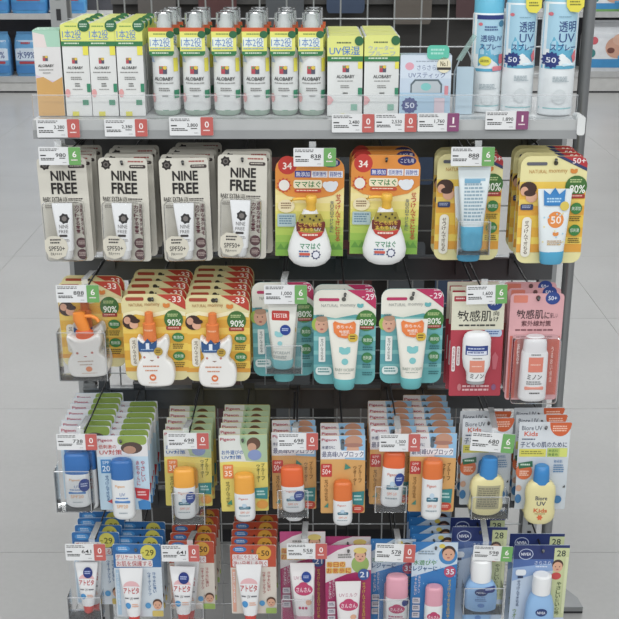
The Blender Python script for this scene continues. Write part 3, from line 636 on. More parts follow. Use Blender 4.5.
f.rr(332, 266, 361, 392, 13, '#eae6d8'); f.vtext('せっけんで落ちる', 340, 276, 353, 384, '#5a442c', .0)
for y, s_ in ((240, '無添加'), (308, '低刺激')): f.ell(497, y, 18, 18, '#35803c'); f.text(s_, 483, y - 6, 511, y + 6, '#dfe8d8', .0); f.micro(478, y + 24, 516, y + 42, 3, '#6a5320', y)
t.part('card', mb); ry = .0115
mb, f = body(t, squeeze(t, 371, 476, 180, 372, 386, 462, ry), '#dfe6e8', ry)
rnd = random.Random(5)
for i in range(16): f.ell(392 + rnd.random() * 64, 240 + rnd.random() * 115, 3, 3, ('#a9cfe0', '#e6d9a0')[i % 2], 7); f.l -= .00012
f.ell(428, 272, 25, 25, '#e58a3c'); f.text('50', 413, 261, 445, 284, '#f3e6da', .012); bear(f, 430, 315, 9, '#e08a3c'); f.micro(405, 335, 452, 352, 3, '#c09a6a', 3)
q = t.part('tube', mb)
mb, f = body(t, [(371, 386, 463, ry, 2.2), (376, 387, 463, ry * 1.02, 2.2), (405, 389, 461, ry, 2.2), (412, 393, 457, ry * .85, 2.2)], '#49a5cc', ry); t.part('cap', mb, q, 'sky blue cap')
dz = ry * t.tphi
sticker(t, [(390, 228), (405, 229), (421, 229), (437, 229), (452, 228), (453, 206), (455, 180), (437, 197), (422, 175), (407, 197), (388, 182), (389, 206)], -.0125, dz, '#2d7fc0', q, 'blue crown sticker', lambda f: f.micro(398, 206, 446, 222, 2, '#a9d2ec', 2))
sticker(t, disc(453, 230, 14, 14), -.017, dz, '#d9c04a', q, 'gold round seal')
# loose tester tube of the same kind, shown from the back
w, h = dims((458.6, 167, 491.4, 251), -.04); T5 = t = Tpl((120, 115, 222, 378), w, h, tanphi(210)); ry = .0115
mb, f = body(t, squeeze(t, 120, 222, 115, 302, 134, 205, ry), '#d9e3e6', ry, lift=False); f.rect(140, 150, 205, 158, '#8fb6cc'); f.micro(140, 165, 204, 285, 11, '#8fa9b8', 7); f.rr(140, 152, 190, 164, 3, '#6fa6c4'); q = t.part('tube', mb)
mb, f = body(t, [(300, 134, 205, ry, 2.2), (306, 133, 206, ry * 1.03, 2.2), (370, 135, 203, ry, 2.2), (378, 140, 198, ry * .85, 2.2)], '#4fb0d4', ry, lift=False); t.part('cap', mb, q, 'sky blue cap')

# --- yellow card with white bear-eared bottle
BO = [(203, 360), (212, 350), (226, 362), (246, 376), (284, 376), (306, 364), (320, 350), (334, 358), (337, 395), (318, 440), (346, 462), (355, 500), (350, 540), (328, 558), (222, 558), (200, 540), (195, 500), (203, 462), (226, 440), (206, 395)]
w, h = dims((184.6, 295, 249, 381)); Y3 = t = Tpl((143, 185, 408, 540), w, h, tanphi(340)); b = t.b
mb, f = card(t, 38, '#ddd29a')
clip(f, b, ((262, 285, '#e3b938'), (285, 318, '#dca62a'), (318, 345, '#e8c552'), (345, 385, '#dfac2c'), (385, 415, '#e9c648'), (415, 455, '#dca52a'), (455, 485, '#e6be40'), (485, 502, '#d9982a')))
f.poly([(148, 262), (200, 250), (270, 262), (340, 246), (404, 258), (404, 275), (340, 262), (270, 278), (200, 266), (148, 280)], '#ebe3b8')
f.poly([(290, 186), (372, 186), (394, 194), (405, 215), (405, 248)], '#bd3f2c'); f.text('33', 352, 194, 388, 218, '#f0dfd6', .012); f.rect(338, 205, 347, 208, '#f0dfd6')
f.rr(162, 197, 236, 211, 5, '#a8452f'); f.ell(261, 206, 10, 9, '#3a352c', 10); f.text('NATURAL', 174, 222, 232, 234, '#a8743c', .0); f.text('mommy', 238, 222, 300, 236, '#a8743c', .0); bear(f, 327, 230, 14, '#d9802e')
f.ell(354, 288, 39, 40, '#3f6f31'); f.text('90%', 328, 286, 384, 313, '#eef0e6', .012); f.micro(330, 264, 376, 278, 2, '#b9cc8a', 2); f.rr(322, 315, 384, 330, 4, '#a3342e'); f.micro(330, 319, 376, 327, 1, '#e2b0a0', 1)
f.ell(176, 296, 32, 30, '#3c2822'); f.ell(164, 290, 14, 15, '#cf9c80'); f.ell(190, 308, 18, 16, '#dba98c'); f.ell(196, 292, 20, 10, '#3c2822')
f.rr(168, 360, 202, 478, 14, '#e4dfd0'); f.vtext('せっけんで落ちる', 178, 370, 193, 470, '#5a442c', .0)
for y, s_ in ((360, '無添加'), (437, '低刺激')): f.ell(369, y, 25, 19, '#357a3a'); f.text(s_, 350, y - 7, 388, y + 7, '#dfe8d8', .0); f.micro(346, y + 26, 394, y + 50, 3, '#6a5320', y)
t.part('card', mb); dep = .023; dz = dep * .5 * t.tphi
mb = MB(); pillow(mb, t, BO, dep, .0042, M('#e6e4e0', .35), dz, -.0006); f = Face(t, mb, yf=-dep - .0007, dz=dz, step=.0001)
for x in (234, 290): f.ell(x, 433, 5, 5, '#c07a70', 10)
f.poly([(254, 444), (274, 444), (264, 450)], '#8a6a60'); f.micro(226, 467, 300, 477, 1, '#cf8a6a', 3); f.micro(234, 485, 294, 494, 1, '#cf8a6a', 4); f.ell(264, 516, 14, 14, '#dd7440'); bear(f, 264, 516, 7, '#f0e0d0'); f.micro(246, 537, 284, 542, 1, '#cfa890', 5)
q = t.part('bottle', mb)
sticker(t, [(213, 408), (230, 409), (250, 409), (267, 409), (284, 408), (287, 385), (290, 362), (268, 377), (251, 356), (232, 377), (212, 364), (212, 386)], -dep - .0012, dz, '#2b5488', q, 'blue crown sticker', lambda f: (f.text('1', 243, 374, 257, 400, '#dfe6f0', .01), f.micro(222, 398, 278, 405, 1, '#9ab4d4', 2)))
sticker(t, disc(293, 408, 18, 17), -dep - .002, dz, '#b8962f', q, 'gold round seal', lambda f: f.micro(282, 400, 304, 416, 2, '#5a4a20', 2))
mb, f = body(t, [(257, 246, 270, .005, 2), (260, 241, 275, .007, 2), (300, 240, 276, .0075, 2), (303, 231, 283, .0095, 2), (372, 230, 284, .0098, 2)], '#e37a34', dep * .5); f.micro(238, 322, 276, 334, 1, '#f0b48a', 2); t.part('pump', mb, q, 'orange pump top')
# its tester with open pump
w, h = dims((62, 311, 103, 376), -.045); TB = t = Tpl((135, 250, 282, 519), w, h, tanphi(345)); dep = .034
dep = .028; q0 = [(139 + (x - 200) * 143 / 150, 338 + (y - 350) * 181 / 208) for x, y in BO]; mb = MB(); pillow(mb, t, q0, dep, .0045, M('#e6e4e0', .35), 0, -.0006); f = Face(t, mb, yf=-dep - .0007, step=.0001)
for x in (178, 232): f.ell(x, 413, 5, 5, '#c07a70', 10)
f.poly([(198, 426), (214, 426), (206, 431)], '#b0605a'); f.micro(176, 446, 240, 454, 1, '#b9a090', 3); f.micro(182, 460, 236, 467, 1, '#b9a090', 4); f.ell(214, 481, 12, 11, '#dd8a5c'); f.micro(186, 497, 248, 502, 1, '#cfb8a8', 5)
q = t.part('bottle', mb); yc = -dep / 2
mb = MB(); loft(mb, t, [(328, 178, 232, .008, 2), (334, 174, 238, .0095, 2), (362, 173, 240, .0098, 2)], M('#cf5522', .3), 0, yc); t.part('collar', mb, q, 'dark orange screw collar')
mb = MB(); loft(mb, t, [(252, 182, 206, .005, 2), (256, 172, 216, .009, 2), (285, 170, 220, .0095, 2), (300, 176, 224, .0085, 2), (330, 184, 228, .0075, 2)], M('#ef8a22', .3), 0, yc)
z = t.Z(272); mb.tube([(t.X(205), yc, z), (t.X(240), yc - .004, z + .001), (t.X(258), yc - .006, z - .003), (t.X(266), yc - .007, z - .009)], .0032, M('#ef8a22', .3)); t.part('pump', mb, q, 'orange pump head and nozzle')

# --- teal card with cream tube
w, h = dims((314, 289.6, 376, 384)); TE = t = Tpl((58, 122, 315, 512), w, h, tanphi(335)); b = t.b
mb, f = card(t, 38, '#5ea9ac')
f.poly(rrect(58.5, 122.5, 314.5, 260, 37, 5)[:12] + [(314.5, 232), (230, 222), (150, 238), (58.5, 224)], '#e2e0d4')
for y0, y1, c in ((238, 262, '#8cc6c4'), (262, 285, '#74b8b8'), (285, 312, '#66aeb2'), (312, 330, '#86c2c2'), (330, 372, '#5ca6aa'), (372, 388, '#7cbcbc'), (388, 430, '#559ea6'), (430, 446, '#72b4b6')): f.rect(58.5, y0, 314.5, y1, c)
f.poly([(196, 122.6), (280, 122.6), (302, 132), (314, 158), (314, 200), (258, 158)], '#bb2d5e'); f.text('29', 272, 138, 306, 162, '#f0dbe2', .012); f.rect(256, 149, 267, 152, '#f0dbe2'); f.micro(272, 126, 300, 133, 1, '#e8b9c8', 2)
f.rr(80, 156, 164, 168, 5, '#b93060'); f.text('NATURAL', 90, 180, 160, 192, '#9a9c98', .0); f.text('mommy', 168, 180, 230, 194, '#9a9c98', .0); bear(f, 250, 185, 13, '#5faeb2'); f.ell(182, 160, 9, 9, '#5a5a54', 10)
f.ell(275, 246, 42, 43, '#417a36'); f.text('80%', 248, 240, 306, 265, '#eef0e6', .012); f.micro(250, 218, 302, 232, 2, '#b9cc8a', 2); f.rr(246, 268, 308, 281, 4, '#963a34'); f.micro(252, 271, 302, 278, 1, '#e2b0a0', 1)
f.ell(70, 262, 20, 26, '#9cb944'); f.ell(92, 265, 28, 33, '#d7a58a'); f.ell(92, 240, 24, 12, '#b08a70'); f.ell(80, 262, 3, 3, '#6a4a3c', 8); f.ell(100, 262, 3, 3, '#6a4a3c', 8); f.ell(92, 282, 7, 4, '#b0605a', 8)
f.rr(79, 313, 107, 417, 4, '#e2e4e0'); f.vtext('せっけんで落ちる', 87, 320, 99, 410, '#4a5a5a', .0); f.rr(66, 438, 134, 472, 15, '#d6e2e0'); f.micro(76, 444, 126, 466, 2, '#4f8a8c', 3)
for y, s_ in ((325, '無添加'), (398, '低刺激')): f.ell(281, y, 23, 22, '#357f48'); f.text(s_, 264, y - 8, 299, y + 8, '#dfe8d8', .0); f.micro(262, y + 27, 304, y + 46, 2, '#2f6a70', y)
f.micro(262, 458, 304, 476, 2, '#2f6a70', 9); f.micro(70, 222, 104, 234, 1, '#3f7a80', 3)
t.part('card', mb); ry = .013
mb, f = body(t, squeeze(t, 117, 249, 245, 482, 144, 231, ry), '#e4e1d6', ry); bear(f, 187, 362, 23, '#79c0c2'); f.ell(188, 407, 14, 13, '#79c0c2'); f.text('BABY', 148, 434, 178, 446, '#93a096', .0); f.text('UVCREAM', 182, 434, 226, 446, '#93a096', .0); f.micro(160, 452, 216, 458, 1, '#a9b0a8', 2); q = t.part('tube', mb); dz = ry * t.tphi
mb, f = body(t, [(480, 140, 233, ry, 2.2), (486, 140, 233, ry * 1.03, 2.2), (518, 144, 229, ry, 2.2), (527, 150, 223, ry * .8, 2.2)], '#5fb2b6', ry); t.part('cap', mb, q, 'teal cap')
sticker(t, [(138, 256), (146, 248), (162, 254), (186, 258), (208, 254), (224, 248), (232, 258), (230, 290), (214, 308), (190, 314), (160, 308), (142, 290)], -.0125, dz, '#e37a34', q, 'orange bear-shaped sticker', lambda f: (f.text('赤ちゃん', 152, 263, 220, 276, '#f3e6da', .01), f.text('敏感肌', 164, 282, 206, 295, '#f3e6da', .008), f.micro(172, 298, 200, 304, 1, '#f3e6da', 2)))
sticker(t, rrect(200, 295, 240, 327, 14), -.018, dz, '#d0ae2e', q, 'gold round seal', lambda f: f.micro(208, 302, 232, 320, 2, '#5a4a20', 2))
w, h = dims((268, 304.5, 297.5, 369), -.045); TT = t = Tpl((488, 225, 608, 490), w, h, tanphi(335)); ry = .012
mb, f = body(t, squeeze(t, 488, 608, 225, 452, 508, 592, ry), '#dcdcd4', ry, lift=False); f.rr(505, 250, 578, 288, 6, '#bd382f'); f.text('TESTER', 512, 261, 570, 277, '#eed8d2', .01); bear(f, 536, 342, 18, '#8cc6ca'); f.ell(540, 380, 10, 9, '#8cc6ca'); f.text('UVCREAM', 505, 412, 580, 424, '#8f9c9a', .0); f.ell(562, 325, 22, 21, '#22418f'); f.micro(548, 318, 577, 331, 2, '#b9c6e6', 2); f.micro(512, 430, 574, 444, 2, '#a9b2b0', 2); q = t.part('tube', mb)
mb, f = body(t, [(450, 504, 594, ry, 2.2), (456, 502, 596, ry * 1.03, 2.2), (482, 506, 592, ry, 2.2), (490, 514, 584, ry * .8, 2.2)], '#6fb9c0', ry, lift=False); t.part('cap', mb, q, 'teal cap')

# --- red and cream card with white round-shouldered bottle
w, h = dims((452.7, 292, 505, 395.7)); MR = t = Tpl((88, 125, 290, 525), w, h, tanphi(345)); b = t.b
mb, f = card(t, 6, '#b33a4a')
f.rect(88.5, 125.5, 289.5, 268, '#dad8c2'); f.rr(97, 140, 146, 160, 3, '#ad3340'); f.micro(103, 146, 140, 155, 1, '#ecd6d2', 3); f.ell(252, 168, 29, 27, '#2a468c'); f.text('50+', 236, 160, 268, 175, '#d9e0ee', .01)
f.text('敏感肌', 112, 194, 244, 236, '#262626', .018); f.text('向', 249, 196, 270, 214, '#262626', .01); f.text('け', 250, 218, 269, 236, '#262626', .01); f.micro(118, 247, 266, 258, 1, '#3a3a3a', 6)
f.poly(rrect(216, 266, 284, 294, 10), '#b3c5dc'); f.micro(224, 272, 276, 288, 2, '#3a5a9a', 2)
for x, y1 in ((95, 428), (113, 405)): f.rr(x, 330, x + 13, y1, 5, '#e6dcdc'); f.vtext('うるおい乳液'[:6 if x < 100 else 5], x + 3, 336, x + 10, y1 - 6, '#8a3a44', .0)
f.micro(140, 482, 255, 510, 2, '#e3b4b8', 4); f.poly([(250, 370), (262, 352), (275, 372), (268, 420), (255, 420)], '#c46470'); f.ell(128, 490, 8, 14, '#c87a80'); f.ell(262, 490, 9, 12, '#8a5a80')
t.part('card', mb); ry = .0125
pr = [(345, 131, 240, ry, 2.3), (372, 131, 241, ry, 2.3), (405, 136, 239, ry, 2.3), (428, 148, 228, ry * .95, 2.3), (445, 150, 223, ry * .9, 2.3), (458, 150, 222, ry * .9, 2.3)]
mb, f = body(t, pr, '#e3e4e4', ry); f.rect(158, 376, 215, 422, '#e08a72'); f.micro(166, 396, 208, 403, 1, '#f0c8ba', 2); f.text('ミノン', 162, 428, 215, 446, '#2a2a2e', .012); f.micro(168, 366, 208, 372, 1, '#6a6a6a', 2); q = t.part('bottle', mb)
mb, f = body(t, [(274, 160, 212, ry * .5, 2.2), (278, 146, 226, ry * .75, 2.2), (288, 136, 236, ry * .93, 2.2), (305, 131, 240, ry, 2.3), (347, 131, 240, ry, 2.3)], '#e6e6e8', ry); f.rect(141, 320, 226, 356, '#2c4288'); f.micro(150, 328, 218, 336, 1, '#c3cce6', 2); f.rect(146, 340, 222, 354, '#d9dfee'); f.micro(150, 343, 216, 351, 1, '#3a4a8a', 2); t.part('cap', mb, q, 'white domed cap with navy label')
mb, f = body(t, [(457, 150, 222, ry * .9, 2.3), (470, 151, 221, ry * .88, 2.3)], '#9a9c9e', ry); t.part('base', mb, q, 'grey base')

# --- pink pouch with white bottle
w, h = dims((511.4, 293.6, 564.4, 399.6)); MP = t = Tpl((315, 130, 520, 540), w, h, tanphi(345)); b = t.b
mb, f = card(t, 14, '#d8a2a6')
f.rect(322, 290, 352, 533, '#d0685a'); f.rect(468, 290, 514, 520, '#d77262'); f.rect(352, 290, 468, 533, '#c98a86'); f.rr(327, 136, 381, 164, 4, '#d67c68'); f.ell(476, 147, 28, 24, '#2c478c'); f.text('50+', 459, 139, 492, 155, '#d9e0ee', .01); f.ell(420, 145, 9, 9, '#6a4a4a', 10)
f.text('敏感肌', 342, 190, 445, 225, '#3a2c30', .018); f.text('に', 449, 199, 468, 224, '#3a2c30', .01); f.text('優しい', 470, 202, 500, 222, '#6a4a50', .0); f.text('紫外線対策', 362, 231, 476, 253, '#5a3238', .014); f.micro(340, 264, 494, 274, 1, '#7a4a50', 6); f.vtext('うるおい保湿', 484, 330, 494, 470, '#f0c8c0', .0); f.vtext('SPF50+', 352, 320, 362, 400, '#f0dcd8', .0)
t.part('pouch', mb); ry = .0135
pr = [(346, 366, 462, ry, 2.5), (354, 364, 466, ry, 2.6), (520, 360, 468, ry, 2.6), (530, 362, 466, ry * .95, 2.6), (535, 370, 458, ry * .85, 2.6)]
mb, f = body(t, pr, '#e2e1e2', ry); f.rect(388, 362, 444, 419, '#df7e68'); f.micro(396, 388, 438, 396, 1, '#f0c0b0', 2); f.text('ミノン', 386, 428, 442, 447, '#2a2a2e', .012); f.micro(384, 454, 446, 470, 2, '#8a8a8c', 3); f.rr(378, 475, 452, 488, 4, '#e28f7c'); f.micro(398, 498, 442, 506, 1, '#3a3a3c', 2); f.micro(396, 350, 436, 356, 1, '#4a4a4c', 2); q = t.part('bottle', mb)
mb, f = body(t, [(288, 384, 442, ry * .6, 2.4), (294, 374, 452, ry * .85, 2.4), (310, 370, 458, ry * .95, 2.4), (347, 368, 460, ry * .97, 2.4)], '#dcdadc', ry); t.part('cap', mb, q, 'white cap')
blister(t, [(330, 285), (505, 285), (510, 538), (326, 538)], .030, .002)

# --- third hook row: small milk bottles on cards
def milk(t, x0, x1, y0, ym, y1, capcol, ry, art, lift=True, n=2.5):
    d = x1 - x0
    mb, f = body(t, [(ym - 3, x0 + d * .01, x1 - d * .01, ry, n), (ym + 6, x0, x1, ry, n), (y1 - 18, x0, x1, ry, n), (y1 - 6, x0 + d * .04, x1 - d * .04, ry * .95, n), (y1, x0 + d * .14, x1 - d * .14, ry * .8, n)], '#e2e4e5', ry, n, lift=lift)
    art(f, x0, x1, ym, y1); q = t.part('bottle', mb)
    mb, f = body(t, [(y0, x0 + d * .2, x1 - d * .2, ry * .7, n), (y0 + 3, x0 + d * .08, x1 - d * .08, ry * .9, n), (y0 + 12, x0 + d * .02, x1 - d * .02, ry * .99, n), (ym, x0 + d * .01, x1 - d * .01, ry, n)], capcol, ry, n, lift=lift); t.part('cap', mb, q, 'coloured cap')
    return q
def art_milk(f, x0, x1, ym, y1):
    d = x1 - x0; H = y1 - ym; X = lambda a: x0 + d * a; Y = lambda a: ym + H * a
    f.text('Pigeon', X(.22), Y(.10), X(.66), Y(.19), '#cf6a54', .01); f.ell(X(.48), Y(.38), d * .12, H * .07, '#b9cfe0'); f.rr(X(.22), Y(.42), X(.78), Y(.53), 4, '#2f6a80'); f.micro(X(.28), Y(.45), X(.72), Y(.50), 1, '#a9c6d2', 2); f.text('SPF', X(.28), Y(.60), X(.5), Y(.68), '#e0805a', .0); f.text('UV', X(.55), Y(.60), X(.72), Y(.68), '#e0805a', .0); f.micro(X(.2), Y(.74), X(.8), Y(.8), 1, '#9aa6ae', 3)
def art_milkblue(f, x0, x1, ym, y1):
    d = x1 - x0; H = y1 - ym; X = lambda a: x0 + d * a; Y = lambda a: ym + H * a
    f.text('Pigeon', X(.2), Y(.10), X(.62), Y(.18), '#e0a05a', .01); f.text('UV', X(.38), Y(.30), X(.62), Y(.38), '#3f6fb0', .0); f.micro(X(.2), Y(.42), X(.8), Y(.48), 1, '#5a86c0', 2); f.rr(X(.14), Y(.50), X(.82), Y(.57), 4, '#4f86c4'); f.text('SPF20', X(.22), Y(.60), X(.72), Y(.69), '#e0a05a', .0); f.micro(X(.3), Y(.8), X(.72), Y(.85), 1, '#9aa6ae', 3)
TP3 = tanphi(475)
# blue-capped
w, h = dims((95.7, 435.6, 146.6, 509.5)); PB = t = Tpl((230, 250, 440, 555), w, h, TP3)
mb, f = card(t, 6, '#bcd5e6'); f.rect(230.5, 250.5, 439.5, 335, '#dedcdd'); f.poly(rrect(318, 250.6, 437, 288, 16, 4), '#8fa64a'); f.ell(374, 300, 44, 24, '#57463f'); f.ell(366, 308, 26, 16, '#b58a72'); f.text('Pigeon', 238, 262, 297, 277, '#b32c4e', .015)
f.text('低刺激の', 240, 286, 312, 302, '#bf3a32', .01); f.text('UV対策', 242, 306, 334, 327, '#bf3a32', .014); f.rect(244, 346, 286, 402, '#3f86c4'); f.text('SPF', 251, 352, 279, 365, '#dbe8f2', .0); f.text('20', 249, 371, 281, 395, '#dbe8f2', .012); f.vtext('せっけんで落ちる', 258, 410, 272, 520, '#3f6fa0', .0)
f.poly([(262, 520), (284, 508), (284, 530)], '#c8434c'); f.vtext('赤ちゃんに', 388, 350, 402, 455, '#b9566a', .0); f.vtext('やさしい', 408, 350, 424, 440, '#b9566a', .0); f.poly([(378, 462), (439, 470), (432, 516), (382, 506)], '#c4323a'); f.micro(388, 478, 426, 500, 2, '#eec8c8', 3); f.poly([(388, 520), (412, 512), (439, 522), (439, 554), (392, 554)], '#3a84c4'); t.part('card', mb)
milk(t, 287, 380, 345, 424, 585, '#2f6cb0', .0115, art_milkblue)
# yellow-capped
w, h = dims((219, 434.7, 266.6, 511)); PY = t = Tpl((245, 205, 440, 520), w, h, TP3)
mb, f = card(t, 6, '#dac85e'); f.rect(245.5, 205.5, 439.5, 315, '#d8dbd6'); f.poly([(330, 205.6), (439.5, 205.6), (439.5, 330), (420, 318), (352, 310), (330, 240)], '#a9c09c'); f.poly([(246, 315), (300, 312), (439, 318), (439, 345), (246, 330)], '#e4d264'); f.ell(385, 242, 28, 26, '#664a3a'); f.ell(378, 256, 18, 17, '#c99a7e'); f.ell(388, 288, 28, 22, '#8496c4'); f.ell(345, 228, 9, 14, '#8fb48a')
f.text('Pigeon', 250, 216, 310, 231, '#b32c4e', .015); f.text('お外遊びの', 254, 266, 342, 284, '#3a68ac', .01); f.text('UV対策', 254, 287, 334, 303, '#3a68ac', .014); f.rr(257, 325, 299, 382, 4, '#e2803a'); f.text('SPF', 264, 332, 292, 343, '#f4e2d2', .0); f.text('35', 263, 350, 293, 373, '#f4e2d2', .012)
f.vtext('せっけんで落ちる', 266, 394, 282, 500, '#6a6430', .0); f.vtext('ウォーター', 394, 325, 408, 402, '#5c6434', .0); f.vtext('プルーフ', 413, 320, 427, 392, '#5c6434', .0); f.poly([(382, 424), (439, 420), (436, 470), (386, 466)], '#2f8a8c'); f.micro(392, 434, 428, 458, 2, '#b9dcd8', 3); f.ell(414, 492, 24, 18, '#e0983a'); f.poly([(268, 488), (288, 470), (290, 492)], '#3a8a6a'); t.part('card', mb)
milk(t, 301, 386, 363, 440, 552, '#e9a12c', .0115, art_milk)
# orange-capped, small bottle
def art_orange(t, d, e):
    mb, f = card(t, 6, '#d8a35c'); b = t.b; x0, y0, x1, y1 = b; d = x0 - 80; e = y0 - 195; k = (y1 - y0) / 300
    f.rect(x0 + .5, y0 + .5, x1 - .5, 285 + e, '#dcdde0'); f.poly([(150 + d, y0 + .6), (x1 - .5, y0 + .6), (x1 - .5, 290 + e), (175 + d, 285 + e), (160 + d, 250 + e)], '#8fbde0'); f.ell(207 + d, 218 + e, 34, 22, '#c08f76'); f.ell(204 + d, 248 + e, 24, 20, '#d3a186'); f.ell(205 + d, 232 + e, 38, 8, '#a8786a'); f.rr(157 + d, 208 + e, 172 + d, 250 + e, 6, '#5f6f7c')
    f.text('Pigeon', 85 + d, 206 + e, 142 + d, 219 + e, '#b32c4e', .015); f.text('水遊びに', 85 + d, 233 + e, 136 + d, 246 + e, '#2c3468', .008); f.rect(84 + d, 252 + e, 246 + d, 279 + e, '#e6e6ea'); f.text('最高峰UVブロック', 86 + d, 254 + e, 245 + d, 277 + e, '#2c3468', .012)
    f.rr(82 + d, 302 + e, 124 + d, 352 + e, 4, '#c43a34'); f.text('SPF', 90 + d, 308 + e, 116 + d, 317 + e, '#f4dcd6', .0); f.text('50+', 87 + d, 322 + e, 120 + d, 343 + e, '#f4dcd6', .012); f.vtext('せっけんで落ちる', 95 + d, 362 + e, 109 + d, 446 + e, '#7a5524', .0)
    f.vtext('ウォーター', 206 + d, 310 + e, 219 + d, 388 + e, '#7a5524', .0); f.vtext('プルーフ', 226 + d, 306 + e, 239 + d, 376 + e, '#7a5524', .0); f.poly([(203 + d, 412 + e), (250 + d, 408 + e), (247 + d, 464 + e), (206 + d, 460 + e)], '#2f8688'); f.micro(210 + d, 424 + e, 242 + d, 450 + e, 2, '#b9dcd8', 3); f.ell(226 + d, 478 + e, 23, 16, '#c8442f'); f.micro(212 + d, 472 + e, 240 + d, 484 + e, 2, '#f0c8b8', 2)
    f.poly([(172 + d, 325 + e), (176 + d, 300 + e), (198 + d, 318 + e)], '#3f8a78'); f.poly([(92 + d, 470 + e), (110 + d, 452 + e), (110 + d, 472 + e)], '#3f8a78'); t.part('card', mb)
w, h = dims((320.7, 435.4, 365.2, 513)); PO = t = Tpl((80, 195, 252, 495), w, h, TP3); art_orange(t, 0, 0); milk(t, 128, 203, 368, 440, 533, '#dd6f28', .011, art_milk)
# orange-capped, tall bottle
w, h = dims((411, 433, 457, 511.6)); PT = t = Tpl((430, 185, 608, 490), w, h, TP3); art_orange(t, 0, 0); milk(t, 478, 557, 285, 355, 510, '#dd6f28', .0125, art_milk)
# testers without card
def tester_milk(ph, capf, cap, art, seal=True):
    w, h = dims(ph, -.045); t = Tpl((0, 0, 100, 200), w, h, TP3); ry = w * .27
    q = milk(t, 0, 100, 0, 200 * capf, 200, cap, ry, art, lift=False)
    if seal: sticker(t, disc(78, 200 * capf + 36, 22, 24), -ry * 1.9, 0, '#24408e', q, 'navy tester seal', lambda f: f.micro(64, 200 * capf + 28, 92, 200 * capf + 44, 2, '#b3c0e0', 2))
    return t
TMB = tester_milk((62.5, 452, 88.5, 506), .39, '#2f6cb0', art_milkblue)
TMY = tester_milk((172, 469, 194, 518.5), .37, '#e9a12c', art_milk)
TMO = tester_milk((280, 466.7, 303.5, 511.5), .43, '#dd6026', art_milk)
TMT = tester_milk((384, 452, 406.5, 506.5), .29, '#dd6026', art_milk)
# --- yellow hourglass bottle on a silver-blue card
w, h = dims((520, 422, 570.7, 509)); BI = t = Tpl((278, 128, 452, 430), w, h, TP3)
mb, f = card(t, 5, '#c6cdd4'); f.rect(278.5, 128.5, 451.5, 250, '#d2d7dc')
f.text('Biore', 288, 141, 328, 156, '#59606e', .012); f.text('UV', 333, 141, 356, 156, '#59606e', .012); f.text('Kids', 297, 160, 343, 176, '#cf5f48', .02)
f.poly([(418 + 38 * math.cos(a), 134 + 42 * math.sin(a)) for a in [math.pi * k / 12 for k in range(13)]][0:1] + [(451.5, 150)] + [(418 + 36 * math.cos(a), 134 + 42 * math.sin(a)) for a in [math.pi * k / 12 for k in range(3, 13)]] + [(382, 129), (451.5, 129)], '#d2602f'); f.micro(392, 140, 442, 162, 3, '#f0c4ae', 3)
f.micro(290, 184, 340, 191, 1, '#3a4a6a', 3); f.text('子どもの肌のために', 286, 195, 444, 214, '#34446a', .014); f.rect(283, 219, 374, 246, '#d5cf52'); f.micro(290, 226, 368, 240, 2, '#8a8a3a', 3); f.rect(378, 216, 446, 246, '#b5c860'); f.text('無香料', 382, 220, 415, 230, '#3a6a3a', .0); f.text('無着色', 382, 233, 415, 243, '#3a6a3a', .0); f.rect(420, 216, 446, 246, '#cfd66a')
f.ell(303, 297, 28, 28, '#d36a3c'); f.poly([(282, 268), (330, 260), (332, 280), (285, 288)], '#2f6b4c'); f.micro(290, 270, 326, 280, 1, '#c6dcc8', 3); f.micro(288, 294, 320, 314, 3, '#f0cdb8', 4); f.text('敏感肌', 403, 256, 432, 266, '#3f74a8', .0); f.micro(403, 272, 442, 302, 4, '#4f80ac', 4); f.ell(288, 355, 10, 11, '#c8a08a'); f.ell(288, 392, 11, 16, '#3a78ac'); f.ell(424, 394, 14, 14, '#3a78ac'); f.poly([(438, 352), (446, 342), (447, 352)], '#3a3a3a'); t.part('card', mb)
def hour(t, x0, y0, y1, s, cap, ry, lift, art, col='#dfd59a'):
    c = x0; X = lambda a: c + a * s
    rows = [(0, 30), (.04, 40), (.14, 50), (.3, 53), (.46, 50), (.58, 50.5), (.75, 54), (.88, 52), (.96, 44), (1, 34)]
    mb, f = body(t, [(y0 + (y1 - y0) * a, X(-b), X(b), ry * (.55 + .45 * min(1, b / 50)), 2.4) for a, b in rows], col, ry, lift=lift); art(f, X, lambda a: y0 + (y1 - y0) * a); q = t.part('bottle', mb)
    mb, f = body(t, [(cap[0], X(-18), X(18), ry * .6, 2), (cap[0] + 4, X(-24), X(24), ry * .85, 2), (cap[0] + (y0 - cap[0]) * .55, X(-27), X(27), ry * .95, 2), (y0 + (y1 - y0) * .045, X(-28), X(28), ry * .97, 2)], '#2f82c2', ry, lift=lift); t.part('cap', mb, q, 'blue cap'); return q
def art_bi(f, X, Y):
    f.text('Biore', X(-20), Y(.30), X(20), Y(.40), '#2f3a5c', .014); f.text('UV', X(-15), Y(.43), X(16), Y(.53), '#2f3a5c', .012); f.text('Kids', X(-24), Y(.60), X(22), Y(.70), '#d2622f', .02); f.poly(star(X(-2), Y(.82), 7, 11, 6), '#dd6a3a'); f.micro(X(-20), Y(.72), X(20), Y(.75), 1, '#a08a4a', 2)
hour(t, 359, 328, 471, 1.0, (275,), .0135, True, art_bi)
w, h = dims((472, 457, 507, 513), -.045); TBI = t = Tpl((-53, 250, 53, 443), w, h, TP3)
hour(t, 0, 312, 443, 1.0, (250,), .014, False, lambda f, X, Y: (f.rect(X(-36), Y(.2), X(36), Y(.82), '#aaa482'), f.micro(X(-32), Y(.26), X(32), Y(.78), 9, '#7a7660', 5)))

